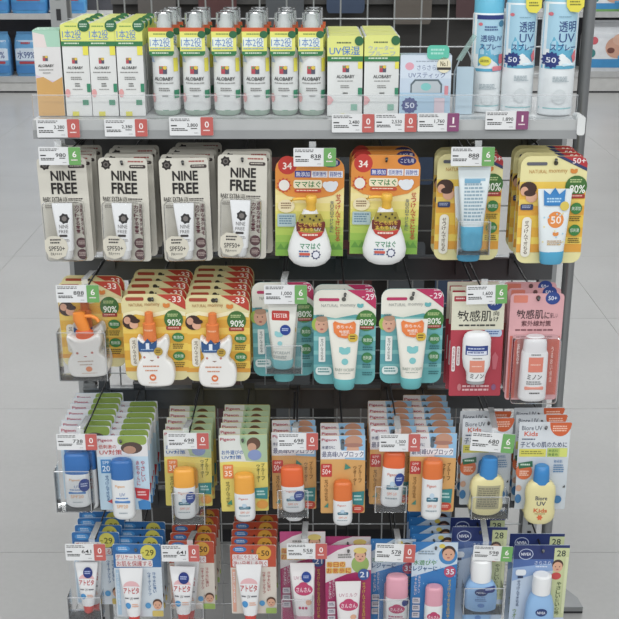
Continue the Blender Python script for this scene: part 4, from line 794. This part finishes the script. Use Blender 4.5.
# --- bottom hook row
TP4 = tanphi(585)
def ato(t, base, head, b2, num, numc, l1, l2, ell):
    mb, f = card(t, 6, base); f.poly(rrect(298.5, 210.5, 524.5, 330, 12, 3)[:8] + [(524.5, 318), (298.5, 322)], head); f.ell(346, 232, 34, 15, ell); f.micro(324, 226, 368, 240, 2, '#c9d9ea', 3); f.ell(465, 248, 37, 35, numc); f.text(num, 452, 236, 492, 264, '#5c5a1e' if num == '29' else '#4a3216', .016); f.rect(434, 249, 446, 252, '#5c5a1e')
    f.rr(309, 256, 436, 283, 4, '#e0dcdc'); f.text(l1, 313, 259, 432, 281, '#b5343a', .014); f.rr(309, 284, 484, 316, 4, '#e0dcdc'); f.text(l2, 313, 288, 480, 313, '#b5343a', .014)
    f.rect(305, 330, 322, 545, b2); f.vtext('せっけんで落ちる', 308, 340, 319, 500, '#dfe6ee', .0); f.vtext('ウォータープルーフ', 456, 342, 471, 452, '#33689c' if num == '29' else '#b0464a', .0); f.vtext('汗や水に強い', 480, 340, 495, 440, '#33689c' if num == '29' else '#b0464a', .0)
    f.rr(470, 525, 524, 553, 6, '#d3bc62' if num == '29' else '#9ab85a'); baby(f, 497, 496, 24, '#5a3c2e'); f.ell(452, 500, 14, 14, '#4f98cc'); t.part('card', mb)
def ato_tube(t, x0, x1, y0, ym, y1, ry, lift, seal=False):
    d = x1 - x0; H = ym - y0; X = lambda a: x0 + d * a; Y = lambda a: y0 + H * a
    mb, f = body(t, squeeze(t, x0, x1, y0, ym, X(.24), X(.8), ry), '#e3e3e4', ry, lift=lift)
    f.poly([(X(.5 + .34 * math.cos(a)), Y(.37 - .12 * math.sin(a))) for a in [math.pi * k / 10 for k in range(11)]], '#e0b0b4'); f.text('アトピタ', X(.16), Y(.38), X(.82), Y(.51), '#bf333c', .02); f.text('UV', X(.42), Y(.58), X(.54), Y(.64), '#4a4a52', .0); f.micro(X(.2), Y(.59), X(.38), Y(.64), 1, '#6a6a72', 2); f.micro(X(.58), Y(.59), X(.82), Y(.64), 1, '#6a6a72', 2); f.ell(X(.33), Y(.76), d * .12, H * .065, '#4292cc'); f.micro(X(.5), Y(.72), X(.78), Y(.80), 2, '#e0a58a', 3); q = t.part('tube', mb)
    mb, f = body(t, [(ym - 2, X(.28), X(.76), ry, 2), (ym + 4, X(.28), X(.76), ry, 2), (y1 - 4, X(.31), X(.73), ry * .95, 2), (y1, X(.36), X(.68), ry * .8, 2)], '#d8463e', ry, lift=lift); t.part('cap', mb, q, 'red cap')
    if seal: sticker(t, disc(X(.56), Y(.22), d * .21, H * .12), -ry * 1.3, ry * t.tphi if lift else 0, '#22367c', q, 'navy tester seal', lambda f: f.micro(X(.42), Y(.18), X(.70), Y(.26), 2, '#aab6dc', 2))
w, h = dims((112.6, 544, 160, 616.5)); AB = t = Tpl((298, 210, 525, 555), w, h, TP4); ato(t, '#cfd8e0', '#2b6aa8', '#a9c6dc', '29', '#cfc64c', 'デリケートな', 'お肌を保護する', '#3f8ccc'); ato_tube(t, 328, 440, 322, 540, 585, .011, True)
w, h = dims((230, 545, 275.5, 613.4)); AO = t = Tpl((298, 210, 525, 555), w, h, TP4); ato(t, '#d6cdc2', '#bb4a2e', '#d9a08a', '50', '#d69c2e', 'お肌にやさしく', '強い日差しを防ぐ', '#3a74b2'); ato_tube(t, 328, 454, 306, 550, 596, .011, True)
def tester_ato(ph):
    w, h = dims(ph, -.045); t = Tpl((0, 0, 100, 220), w, h, TP4); ato_tube(t, 0, 100, 0, 186, 220, .0105, False, True); return t
TAB = tester_ato((74.5, 563, 97, 613)); TAO = tester_ato((169.5, 567.6, 195, 622))
# pink and blue outing cards
def outing(t, pink):
    mb, f = card(t, 6, '#aa2f66' if pink else '#2f7abc'); x0, y0, x1, y1 = t.b; W_ = x1 - x0
    if pink:
        f.poly([(x0 + .5, y0 + .5), (x1 - .5, y0 + .5), (x1 - .5, y0 + 118), (x0 + 170, y0 + 122), (x0 + 100, y0 + 136), (x0 + .5, y0 + 175)], '#dcd6d6'); f.poly([(x0 + .5, y0 + .5), (x0 + 130, y0 + .5), (x0 + 60, y0 + 22), (x0 + .5, y0 + 55)], '#b9447c'); f.ell(x0 + 165, y0 + 90, 42, 42, '#93ae5c'); baby(f, x0 + 165, y0 + 52, 30, '#6a4a36'); f.ell(x0 + 165, y0 + 26, 32, 14, '#d9c26a')
        for s_, a, b_ in (('毎日の', 6, 100), ('お散歩に', 4, 128)):
            x = x0 + a; 
            for ch in s_: f.rr(x, y0 + b_ - 24, x + 29, y0 + b_ + 2, 5, '#dcb04a'); f.text(ch, x + 3, y0 + b_ - 22, x + 26, y0 + b_, '#b8302c', .015); x += 30
        f.micro(x0 + 60, y0 + 40, x0 + 128, y0 + 62, 2, '#7a7a76', 3)
    else:
        f.poly([(x0 + .5, y0 + 60), (x0 + 110, y0 + .5), (x1 - .5, y0 + .5), (x1 - .5, y0 + 100), (x0 + 140, y0 + 122), (x0 + .5, y0 + 165)], '#c6d6e4')
        for i in range(26): f.rect(x0 + 10 + (i * 53) % 200, y0 + 10 + (i * 37) % int(y1 - y0 - 20), x0 + 14 + (i * 53) % 200, y0 + 16 + (i * 37) % int(y1 - y0 - 20), '#86b6dc'); f.l -= .00007
        f.ell(x0 + 170, y0 + 62, 44, 42, '#3f86c0'); baby(f, x0 + 172, y0 + 55, 34, '#4a342a'); f.text('水遊びや', x0 + 8, y0 + 84, x0 + 116, y0 + 108, '#3f8a3c', .02); f.text('レジャーに', x0 + 8, y0 + 112, x0 + 122, y0 + 137, '#2c5a8c', .02); f.micro(x0 + 30, y0 + 40, x0 + 110, y0 + 62, 2, '#8a9aa8', 3); f.ell(x0 + 140, y0 + 18, 14, 10, '#d9c24a')
    f.ell(x0 + 182, y0 + 137, 28, 27, '#3c5c9c' if pink else '#bd4a6c'); f.text('21' if pink else '35', x0 + 164, y0 + 124, x0 + 202, y0 + 150, '#e2e6f0', .014)
    f.vtext('せっけんで落ちる日やけどめ', x0 + 176, y0 + 172, x0 + 190, y1 - 14, '#d6b640', .0); f.vtext('汗や水に強い', x0 + 16, y0 + 150, x0 + 28, y0 + 250, '#dcd0d8', .0); f.vtext('肌にやさしい', x0 + 34, y0 + 156, x0 + 44, y0 + 240, '#dcd0d8', .0)
    for i in range(3): f.rr(x0 + 10, y0 + 262 + i * 34, x0 + 46, y0 + 290 + i * 34, 3, '#d6d0d8'); f.micro(x0 + 15, y0 + 268 + i * 34, x0 + 41, y0 + 284 + i * 34, 2, '#5a5a72', i)
    t.part('card', mb)
def pk_oval(f, cx, cy, rx, ry_, word):
    f.ell(cx, cy, rx, ry_, '#be3c6a'); f.ell(cx, cy - ry_ * .8, rx * .5, ry_ * .5, '#be3c6a'); f.text(word, cx - rx * .8, cy - ry_ * .4, cx + rx * .8, cy + ry_ * .42, '#f0dce4', .015)
def pk_tube(t, x0, x1, y0, ym, y1, ry, lift, seal):
    d = x1 - x0; H = ym - y0; mb, f = body(t, squeeze(t, x0, x1, y0, ym, x0 + d * .12, x1 - d * .12, ry), '#e2dede', ry, lift=lift); f.text('UVミルク', x0 + d * .15, y0 + H * .22, x1 - d * .15, y0 + H * .30, '#b8788e', .0); pk_oval(f, x0 + d * .52, y0 + H * .48, d * .37, H * .11, 'さんさん'); f.ell(x0 + d * .7, y0 + H * .72, d * .12, H * .055, '#d9a588')
    for i in range(3): f.rr(x0 + d * (.28 + i * .13), y0 + H * .80, x0 + d * (.38 + i * .13), y0 + H * .85, 3, '#be3c6a')
    q = t.part('tube', mb); mb, f = body(t, [(ym - 3, x0 + d * .12, x1 - d * .12, ry, 2.2), (y1 - 6, x0 + d * .15, x1 - d * .15, ry, 2.2), (y1, x0 + d * .24, x1 - d * .24, ry * .8, 2.2)], '#d8a3b4', ry, lift=lift); t.part('cap', mb, q, 'pale pink cap')
    if seal: sticker(t, disc(x0 + d * .66, y0 + H * .24, d * .2, H * .1), -ry * 1.2, 0, '#22408c', q, 'navy tester seal', lambda f: f.micro(x0 + d * .54, y0 + H * .21, x0 + d * .78, y0 + H * .27, 2, '#aab6dc', 2))
def pk_milk(f, x0, x1, ym, y1):
    pk_oval(f, (x0 + x1) / 2, ym + (y1 - ym) * .36, (x1 - x0) * .36, (y1 - ym) * .15, 'さんさん'); f.micro(x0 + 14, ym + (y1 - ym) * .6, x1 - 14, ym + (y1 - ym) * .8, 2, '#be6a86', 3)
w, h = dims((325.6, 545, 371, 634)); GP = t = Tpl((265, 215, 482, 640), w, h, TP4); outing(t, True); pk_tube(t, 310, 432, 385, 600, 635, .012, True, False)
w, h = dims((413, 542, 458, 632)); GB = t = Tpl((205, 200, 420, 630), w, h, TP4); outing(t, False); milk(t, 270, 357, 405, 490, 622, '#d899aa', .012, pk_milk)
w, h = dims((290, 564, 315, 624), -.045); TGP = t = Tpl((0, 0, 100, 240), w, h, TP4); pk_tube(t, 0, 100, 0, 205, 240, .011, False, True)
w, h = dims((386, 575.6, 409, 624), -.045); TGB = t = Tpl((0, 0, 100, 210), w, h, TP4); q = milk(t, 0, 100, 0, 92, 210, '#d899aa', .0125, pk_milk, lift=False); sticker(t, rrect(72, 92, 104, 120, 12), -.024, 0, '#2a3a80', q, 'navy tester seal')
# navy card with pale blue bottle
def niv_bottle(t, c, s, y0, ym, y1, ry, lift):
    X = lambda a: c + a * s
    mb, f = body(t, [(ym - 2, X(-34), X(34), ry * .8, 2.2), (ym + (y1 - ym) * .08, X(-50), X(50), ry * .95, 2.3), (ym + (y1 - ym) * .25, X(-62), X(62), ry, 2.4), (ym + (y1 - ym) * .6, X(-66), X(66), ry, 2.5), (y1 - (y1 - ym) * .06, X(-62), X(62), ry, 2.5), (y1, X(-48), X(48), ry * .8, 2.4)], '#8db6e0', ry, lift=lift)
    f.ell(X(0), ym + (y1 - ym) * .30, 26 * s, 17 * s, '#253a72'); f.text('NIVEA', X(-18), ym + (y1 - ym) * .28, X(18), ym + (y1 - ym) * .33, '#dfe6f2', .012); f.text('SUN', X(-16), ym + (y1 - ym) * .44, X(14), ym + (y1 - ym) * .49, '#3f5f9c', .0); f.micro(X(-24), ym + (y1 - ym) * .52, X(24), ym + (y1 - ym) * .62, 2, '#4f70a8', 3); f.ell(X(0), ym + (y1 - ym) * .74, 14 * s, 10 * s, '#5f86c0'); q = t.part('bottle', mb)
    mb, f = body(t, [(y0, X(-28), X(28), ry * .7, 2), (y0 + 5, X(-40), X(40), ry * .95, 2), (y0 + (ym - y0) * .6, X(-42), X(42), ry, 2), (ym, X(-40), X(40), ry * .98, 2)], '#e8e9ea', ry, lift=lift); t.part('cap', mb, q, 'white flip cap'); return q
w, h = dims((514.8, 545, 569.8, 640)); NV = t = Tpl((155, 200, 400, 625), w, h, TP4)
mb, f = card(t, 6, '#bccbdd'); f.rect(155.5, 200.5, 399.5, 262, '#27356c'); f.poly([(156, 262), (399, 262), (399, 288), (300, 300), (156, 340)], '#4a68a4'); f.poly([(156, 300), (300, 282), (399, 276), (399, 300), (290, 318), (156, 358)], '#8aa6d0')
f.ell(210, 240, 32, 24, '#b9c4de'); f.ell(210, 240, 29, 21, '#27356c'); f.text('NIVEA', 188, 233, 232, 246, '#e2e6f0', .014); f.rect(334, 212, 399.5, 520, '#c4cb98'); f.text('28', 345, 222, 384, 249, '#2c3a38', .012); baby(f, 353, 292, 26, '#4a342c'); f.ell(350, 334, 22, 16, '#c84a4a'); f.text('さらさら', 250, 268, 322, 284, '#d3dcec', .0); f.micro(256, 290, 312, 300, 1, '#d3dcec', 2)
f.rr(170, 306, 216, 332, 10, '#dfe4ea'); f.rect(180, 334, 204, 344, '#2c3a5c'); f.vtext('せっけんで落ちる', 180, 352, 194, 470, '#4a5a78', .0); f.vtext('ウォーター', 170, 480, 186, 580, '#7a9460', .0); f.vtext('やさしい使い心地', 356, 358, 376, 506, '#4a5c3a', .006); f.rect(385, 250, 398, 500, '#d3d8ac'); t.part('card', mb)
niv_bottle(t, 280, 1.0, 326, 404, 640, .0165, True)
w, h = dims((465.5, 557.8, 499, 608), -.045); TNV = t = Tpl((-66, 275, 66, 510), w, h, TP4); q = niv_bottle(t, 0, 1.0, 275, 372, 510, .0165, False); sticker(t, rrect(8, 388, 56, 414, 12), -.0335, 0, '#2a3a80', q, 'navy tester seal', lambda f: f.micro(16, 394, 48, 408, 1, '#aab6dc', 2))

# ================================================================== hanging everything on hooks
ROWN = {1: 'top hook row', 2: 'second hook row', 3: 'third hook row', 4: 'bottom hook row'}
SHORT = ['front', '2nd', '3rd', '4th', '5th', '6th', '7th', '8th', '9th']
def hook(row, col, u, v, y0, tagged):
    p = P(u, v, y0); y1 = YM - .028
    r = thing('display_hook', 'steel display hook, %s from left in the %s' % (NTH[col], ROWN[row]), 'hook', (p.x, y1, p.z), 'display hooks of the ' + ROWN[row])
    L = y1 - y0 + (.006 if tagged else .008)
    mb = MB(); mb.tube([(0, 0, 0), (0, -L + .006, 0), (0, -L + .002, .001), (0, -L, .004)], .0019, BLACKROD, 8); obj('arm', mb, r)
    mb = MB(); mb.tube([(0, -L + .0005, .004), (0, -L - .0005, .0065)], .0026, STEEL, 8); obj('tip', mb, r)
    mb = MB(); mb.box(-.011, .011, -.006, 0, -.03, .016, DARKSTEEL); obj('mount', mb, r)
    if tagged:
        mb = MB(); mb.tube([(.006, 0, .013), (.006, -L - .018, .013)], .0016, BLACKROD, 8); obj('tag_arm', mb, r)
    return r, p, L
def price_tag(b, Y, kind, price, row_label, tilt=0.0, strap=None):
    u0, v0, u1, v1 = b; w, h = dims(b, Y); t = Tpl((0, 0, 41, 17.5), w, h); mb = MB()
    mb.prism([(t.X(a), t.Z(c)) for a, c in rrect(0, 0, 41, 17.5, .8, 2)], 0, .0008, M('#dfe0e1', .3)); f = Face(t, mb, rough=.3)
    f.micro(1.5, 1.5, 21, 4.5, 2, '#5a5a5c', int(u0)); f.rect(1.5, 7.6, 7, 8.8, '#3a3a3c'); f.text(price, 16.5, 6.0, 26.5, 9.8, '#1e1e20', .008); f.micro(20, 10.4, 26.5, 12, 1, '#3a3a3c', 3); f.micro(2, 10.6, 17, 13.6, 2, '#1e1e20', 5 + int(v0)); f.micro(23, 14.8, 27, 15.6, 1, '#8a8a8c', 2)
    t.part('paper', mb)
    c, s_ = {'r': ('#c25f59', '0'), 'g': ('#6aa65a', '6'), 'p': ('#8a4a74', '1')}[kind]
    mb = MB(); mb.prism([(t.X(a), t.Z(d)) for a, d in rrect(29.2, .1, 40.9, 17.4, .8, 2)], -.0007, -.0001, M(c, .35)); f = Face(t, mb, yf=-.0007); f.text(s_, 34.3 if s_ == '1' else 33, 4, 36 if s_ == '1' else 37, 10, '#f0e8e6', .012); f.micro(31.5, 12, 38.5, 14, 1, '#ecdedc', 3); t.part('point_label', mb, None, {'r': 'red', 'g': 'green', 'p': 'purple'}[kind] + ' end label')
    p = P((u0 + u1) / 2, v0, Y); return inst(t, 'price_tag', row_label, 'price tag', p, 'price tags', (0, tilt, 0))
def pocket(b, row, col, Yf, dep, ztop, word):
    u0, v0, u1, v1 = b; w, h = dims(b, Yf); p = P((u0 + u1) / 2, v1, Yf)
    r = thing('tester_pocket', 'clear acrylic tester pocket on %s hook of the %s' % (NTH[col], ROWN[row]), 'tester holder', p, 'clear tester pockets')
    x = w / 2
    mb = MB(); mb.box(-x, x, 0, .0012, 0, h, ACRYL); mb.box(-x, x, -.0004, .0016, h, h + .001, ACRYL_EDGE); obj('front_panel', mb, r)
    mb = MB(); mb.box(-x, x, dep, dep + .0012, 0, max(h, ztop - p.z), ACRYL); obj('back_panel', mb, r)
    for s_ in (-1, 1):
        mb = MB(); mb.box(s_ * x - .0006, s_ * x + .0006, 0, dep, 0, h, ACRYL); mb.box(s_ * x - .0008, s_ * x + .0008, -.0004, .0008, 0, h, ACRYL_EDGE); obj('side_panel', mb, r)
    mb = MB(); mb.box(-x + .001, x - .001, .0016, dep - .0004, .0003, .0013, FENCE); obj('base_panel', mb, r)
    return p, h
def hang(row, col, t, b, n, step, desc, tagbox=None, kind='g', price='980', tester=None, tb=None, tname='tester', tdesc='', pk=None, jit=.5, y0=None, tilt=0.0, hz=6, drift=0.0):
    """b: where the front card is seen (u0,v0,u1,v1); tb: where the tester is seen; pk: its clear pocket"""
    y0 = (0.022 if tester else 0.0) if y0 is None else y0
    u = (b[0] + b[2]) / 2; p = P(u, b[1], y0); rnd = random.Random(row * 100 + col)
    for k in range(n):
        pos = 'front one' if n == 1 else ('front one' if k == 0 else SHORT[k] + ' from front')
        inst(t, 'sunscreen_pack', '%s, %s on %s hook, %s' % (desc, pos, NTH[col], ROWN[row]), 'sunscreen pack',
             (p.x + k * drift + (rnd.uniform(-.003, .003) * jit if k else 0), y0 + k * step, p.z + (rnd.uniform(-.002, .001) * jit if k else 0)), 'packs on hook %d of the %s' % (col + 1, ROWN[row]), (0, rnd.uniform(-.02, .02) * jit, rnd.uniform(-.05, .05) * jit))
    r, hp, L = hook(row, col, u, b[1] + hz, y0, tagbox is not None)
    if tagbox:
        Yt = y0 - .05 if tester else y0 - .03
        tp = price_tag(tagbox, Yt, kind, price, 'white price tag with %s end label, %s hook of the %s' % ({'r': 'red', 'g': 'green', 'p': 'purple'}[kind], NTH[col], ROWN[row]), tilt)
        uc = tagbox[0] + (tagbox[2] - tagbox[0]) * .36
        a = P(uc, tagbox[1] + 1, Yt + .002); a.x = min(max(hp.x + .004, P(tagbox[0] + 6, tagbox[1], Yt).x), P(tagbox[2] - 8, tagbox[1], Yt).x); e = Vector((hp.x + .006, y0 + .016, hp.z + .021))
        mb = MB(); wd = .0055; o = r.location
        for q0, q1 in ((e + Vector((0, 0, .004)), a + Vector((0, .001, .012))), (a + Vector((0, .001, .012)), a + Vector((0, .001, -.004)))):
            q0 = q0 - o; q1 = q1 - o
            mb.add([(q0.x - wd, q0.y, q0.z), (q0.x + wd, q0.y, q0.z), (q1.x + wd, q1.y, q1.z), (q1.x - wd, q1.y, q1.z), (q0.x - wd, q0.y + .0012, q0.z), (q0.x + wd, q0.y + .0012, q0.z), (q1.x + wd, q1.y + .0012, q1.z), (q1.x - wd, q1.y + .0012, q1.z)],
                   [(0, 1, 2, 3), (7, 6, 5, 4), (0, 4, 5, 1), (2, 6, 7, 3), (1, 5, 6, 2), (0, 3, 7, 4)], STRIP)
        obj('tag_strap', mb, r, (0, 0, 0))['label'] = 'clear plastic tag holder'
    if tester:
        Yc = y0 - .022
        tp = P((tb[0] + tb[2]) / 2, tb[1], Yc - .015); zb_ = tp.z - tester.h
        if pk:
            Yp = Yc - .036; vb = next(v for v in [pk[3] + .25 * i for i in range(-80, 81)] if P(pk[0], v, Yp).z < zb_ - .0028)
            pocket((pk[0], pk[1] + vb - pk[3], pk[2], vb), row, col, Yp, .034, hp.z - .004, tdesc)
        inst(tester, tname, '%s, %s hook of the %s' % (tdesc, NTH[col], ROWN[row]), 'tester', (tp.x, Yc, tp.z), 'loose testers in pockets', (0, rnd.uniform(-.05, .05), rnd.uniform(-.1, .1)))


CR = 'cream tube pack'; YL = 'yellow tube pack'; YB = 'yellow bear-eared bottle pack'; TL = 'teal tube pack'
# top hook row
hang(1, 0, NF, (37.5, 158, 84, 256), 5, .027, CR, (38, 147, 80, 165), 'g', '980', y0=.0, jit=1.3, drift=.0022)
hang(1, 1, NF, (96, 158, 148.5, 262), 5, .027, CR, jit=1.3, drift=.0022)
hang(1, 2, NF, (158.8, 158, 207.5, 261), 6, .027, CR, jit=1.3, drift=.0022)
hang(1, 3, NF, (217.5, 155, 267.5, 257), 3, .03, CR, jit=1.3, drift=.0022)
hang(1, 4, MH, (275, 157, 345, 250), 1, .04, 'orange pump bottle pack', (293.5, 148, 336, 166.5), 'g', '838', y0=.0)
hang(1, 5, MH, (352, 155, 420.5, 254), 3, .04, 'orange pump bottle pack')
hang(1, 6, Y5, (439, 154, 503, 250.5), 3, .03, YL, (451.5, 147, 495, 166), 'g', '888', T5, (458.6, 167, 491.4, 251), 'tester_tube', 'white and sky blue tester tube', (457, 210, 489, 243))
hang(1, 7, Y5, (522, 156, 588, 263), 4, .03, YL)
# second hook row
hang(2, 0, Y3, (56, 281, 121, 369), 2, .034, YB, (55.5, 285, 98.5, 302.5), 'g', '888', TB, (62, 311, 103, 376), 'tester_bottle', 'white bear-eared tester bottle with orange pump', (60, 330, 108, 378))
hang(2, 1, Y3, (121, 294, 185, 380), 5, .036, YB)
hang(2, 2, Y3, (184.6, 295, 249, 381), 6, .034, YB)
hang(2, 3, TE, (253, 282, 312, 371), 1, .03, TL, (264, 285, 307, 304), 'g', '1,000', TT, (268, 304.5, 297.5, 369), 'tester_tube', 'cream tester tube with red label and teal cap', (266, 344, 302, 372))
hang(2, 4, TE, (314, 289.6, 376, 384), 2, .032, TL)
hang(2, 5, TE, (382, 288.6, 444, 384), 1, .032, TL)
hang(2, 6, MR, (452.7, 292, 505, 395.7), 3, .03, 'red and cream bottle card', (466.7, 285, 507.5, 304), 'g', '1,600', y0=.0, tilt=-.03)
hang(2, 7, MP, (511.4, 293.6, 564.4, 399.6), 3, .032, 'pink bottle pouch')
# third hook row
BC, YC, OC = 'pack with blue-capped bottle', 'pack with yellow-capped bottle', 'pack with orange-capped bottle'
hang(3, 0, PB, (59, 426, 110, 500), 7, .025, BC, (56, 434, 96.5, 450), 'r', '738', TMB, (62.5, 452, 88.5, 506), 'tester_bottle', 'white tester bottle with blue cap', (57, 467, 92, 507.5))
hang(3, 1, PB, (95.7, 435.6, 146.6, 509.5), 7, .025, BC)
hang(3, 2, PY, (163, 430, 211, 506), 5, .027, YC, (167, 433, 208.5, 449), 'r', '698', TMY, (172, 469, 194, 518.5), 'tester_bottle', 'white tester bottle with yellow cap', (173, 489, 205, 520))
hang(3, 3, PY, (219, 434.7, 266.6, 511), 6, .026, YC)
hang(3, 4, PO, (271, 432, 316, 508), 3, .026, OC, (277.5, 433, 318, 450), 'r', '698', TMO, (280, 466.7, 303.5, 511.5), 'tester_bottle', 'small white tester bottle with orange cap', (278, 487, 308, 514))
hang(3, 5, PO, (320.7, 435.4, 365.2, 513), 3, .027, OC)
hang(3, 6, PT, (371, 426, 416, 500), 5, .028, OC, (379.6, 434, 420.5, 451.5), 'r', '1,300', TMT, (384, 452, 406.5, 506.5), 'tester_bottle', 'tall white tester bottle with orange cap', (375, 484.5, 406, 510))
hang(3, 7, PT, (411, 433, 457, 511.6), 7, .028, OC)
hang(3, 8, BI, (462.5, 418, 514, 502), 2, .03, 'silver card with yellow bottle', (472, 433, 516, 452), 'g', '680', TBI, (472, 457, 507, 513), 'tester_bottle', 'yellow tester bottle with blue cap', (471, 494, 508, 516), tilt=.08)
hang(3, 9, BI, (520, 422, 570.7, 509), 3, .031, 'silver card with yellow bottle')
# bottom hook row
hang(4, 0, AB, (72, 532, 118, 604), 4, .026, 'blue tube pack', (64.7, 544, 105, 560.5), 'r', '641', TAB, (74.5, 563, 97, 613), 'tester_tube', 'white tester tube with red cap, navy seal', (69, 592, 102, 614))
hang(4, 1, AB, (112.6, 544, 160, 616.5), 4, .027, 'blue tube pack')
hang(4, 2, AO, (168, 541, 214, 611), 5, .03, 'orange tube pack', (161, 545, 199, 561.5), 'r', '641', TAO, (169.5, 567.6, 195, 622), 'tester_tube', 'white tester tube with red cap, navy seal', (172, 601, 204, 626))
hang(4, 3, AO, (230, 545, 275.5, 613.4), 5, .028, 'orange tube pack')
hang(4, 4, GP, (280, 531.5, 325, 605), 1, .03, 'pink outing pack', (286.8, 543.5, 327, 559), 'r', '558', TGP, (290, 564, 315, 624), 'tester_tube', 'white and pink tester tube', (282, 597, 313, 628))
hang(4, 5, GP, (325.6, 545, 371, 634), 2, .03, 'pink outing pack')
hang(4, 6, GB, (372, 539, 415, 625), 1, .03, 'blue outing pack', (376, 544, 416, 562), 'r', '578', TGB, (386, 575.6, 409, 624), 'tester_bottle', 'white tester bottle with pale pink cap', (378, 597, 408, 628), tilt=.04)
hang(4, 7, GB, (413, 542, 458, 632), 5, .03, 'blue outing pack')
hang(4, 8, NV, (455, 527, 505, 612), 2, .036, 'navy card pack', (474, 546, 513.5, 561), 'g', '598', TNV, (465.5, 557.8, 499, 608), 'tester_bottle', 'pale blue tester bottle with white cap', (463, 586, 502, 612), tilt=.05)
hang(4, 9, NV, (514.8, 545, 569.8, 640), 2, .04, 'navy card pack')
# price tags on the shelf rail
for i, (b, k, pr, what) in enumerate((((36, 119, 79, 137.5), 'r', '3,380', 'at the left end of the rail'), ((104, 119, 147, 136.5), 'r', '2,380', 'below the slim boxes'), ((169, 117, 213, 135.5), 'r', '2,800', 'below the pump bottles'),
        ((332, 114, 374.5, 132.5), 'r', '2,480', 'below the blue-lettered box'), ((375, 113.5, 417, 132), 'r', '2,530', 'below the pale-lettered box'), ((418, 113, 459.5, 131.5), 'p', '1,760', 'below the stick carton'), ((486, 111, 529, 129.5), 'p', '1,890', 'below the spray cans'))):
    price_tag(b, -.012, k, pr, 'white price tag on the shelf rail, ' + what)
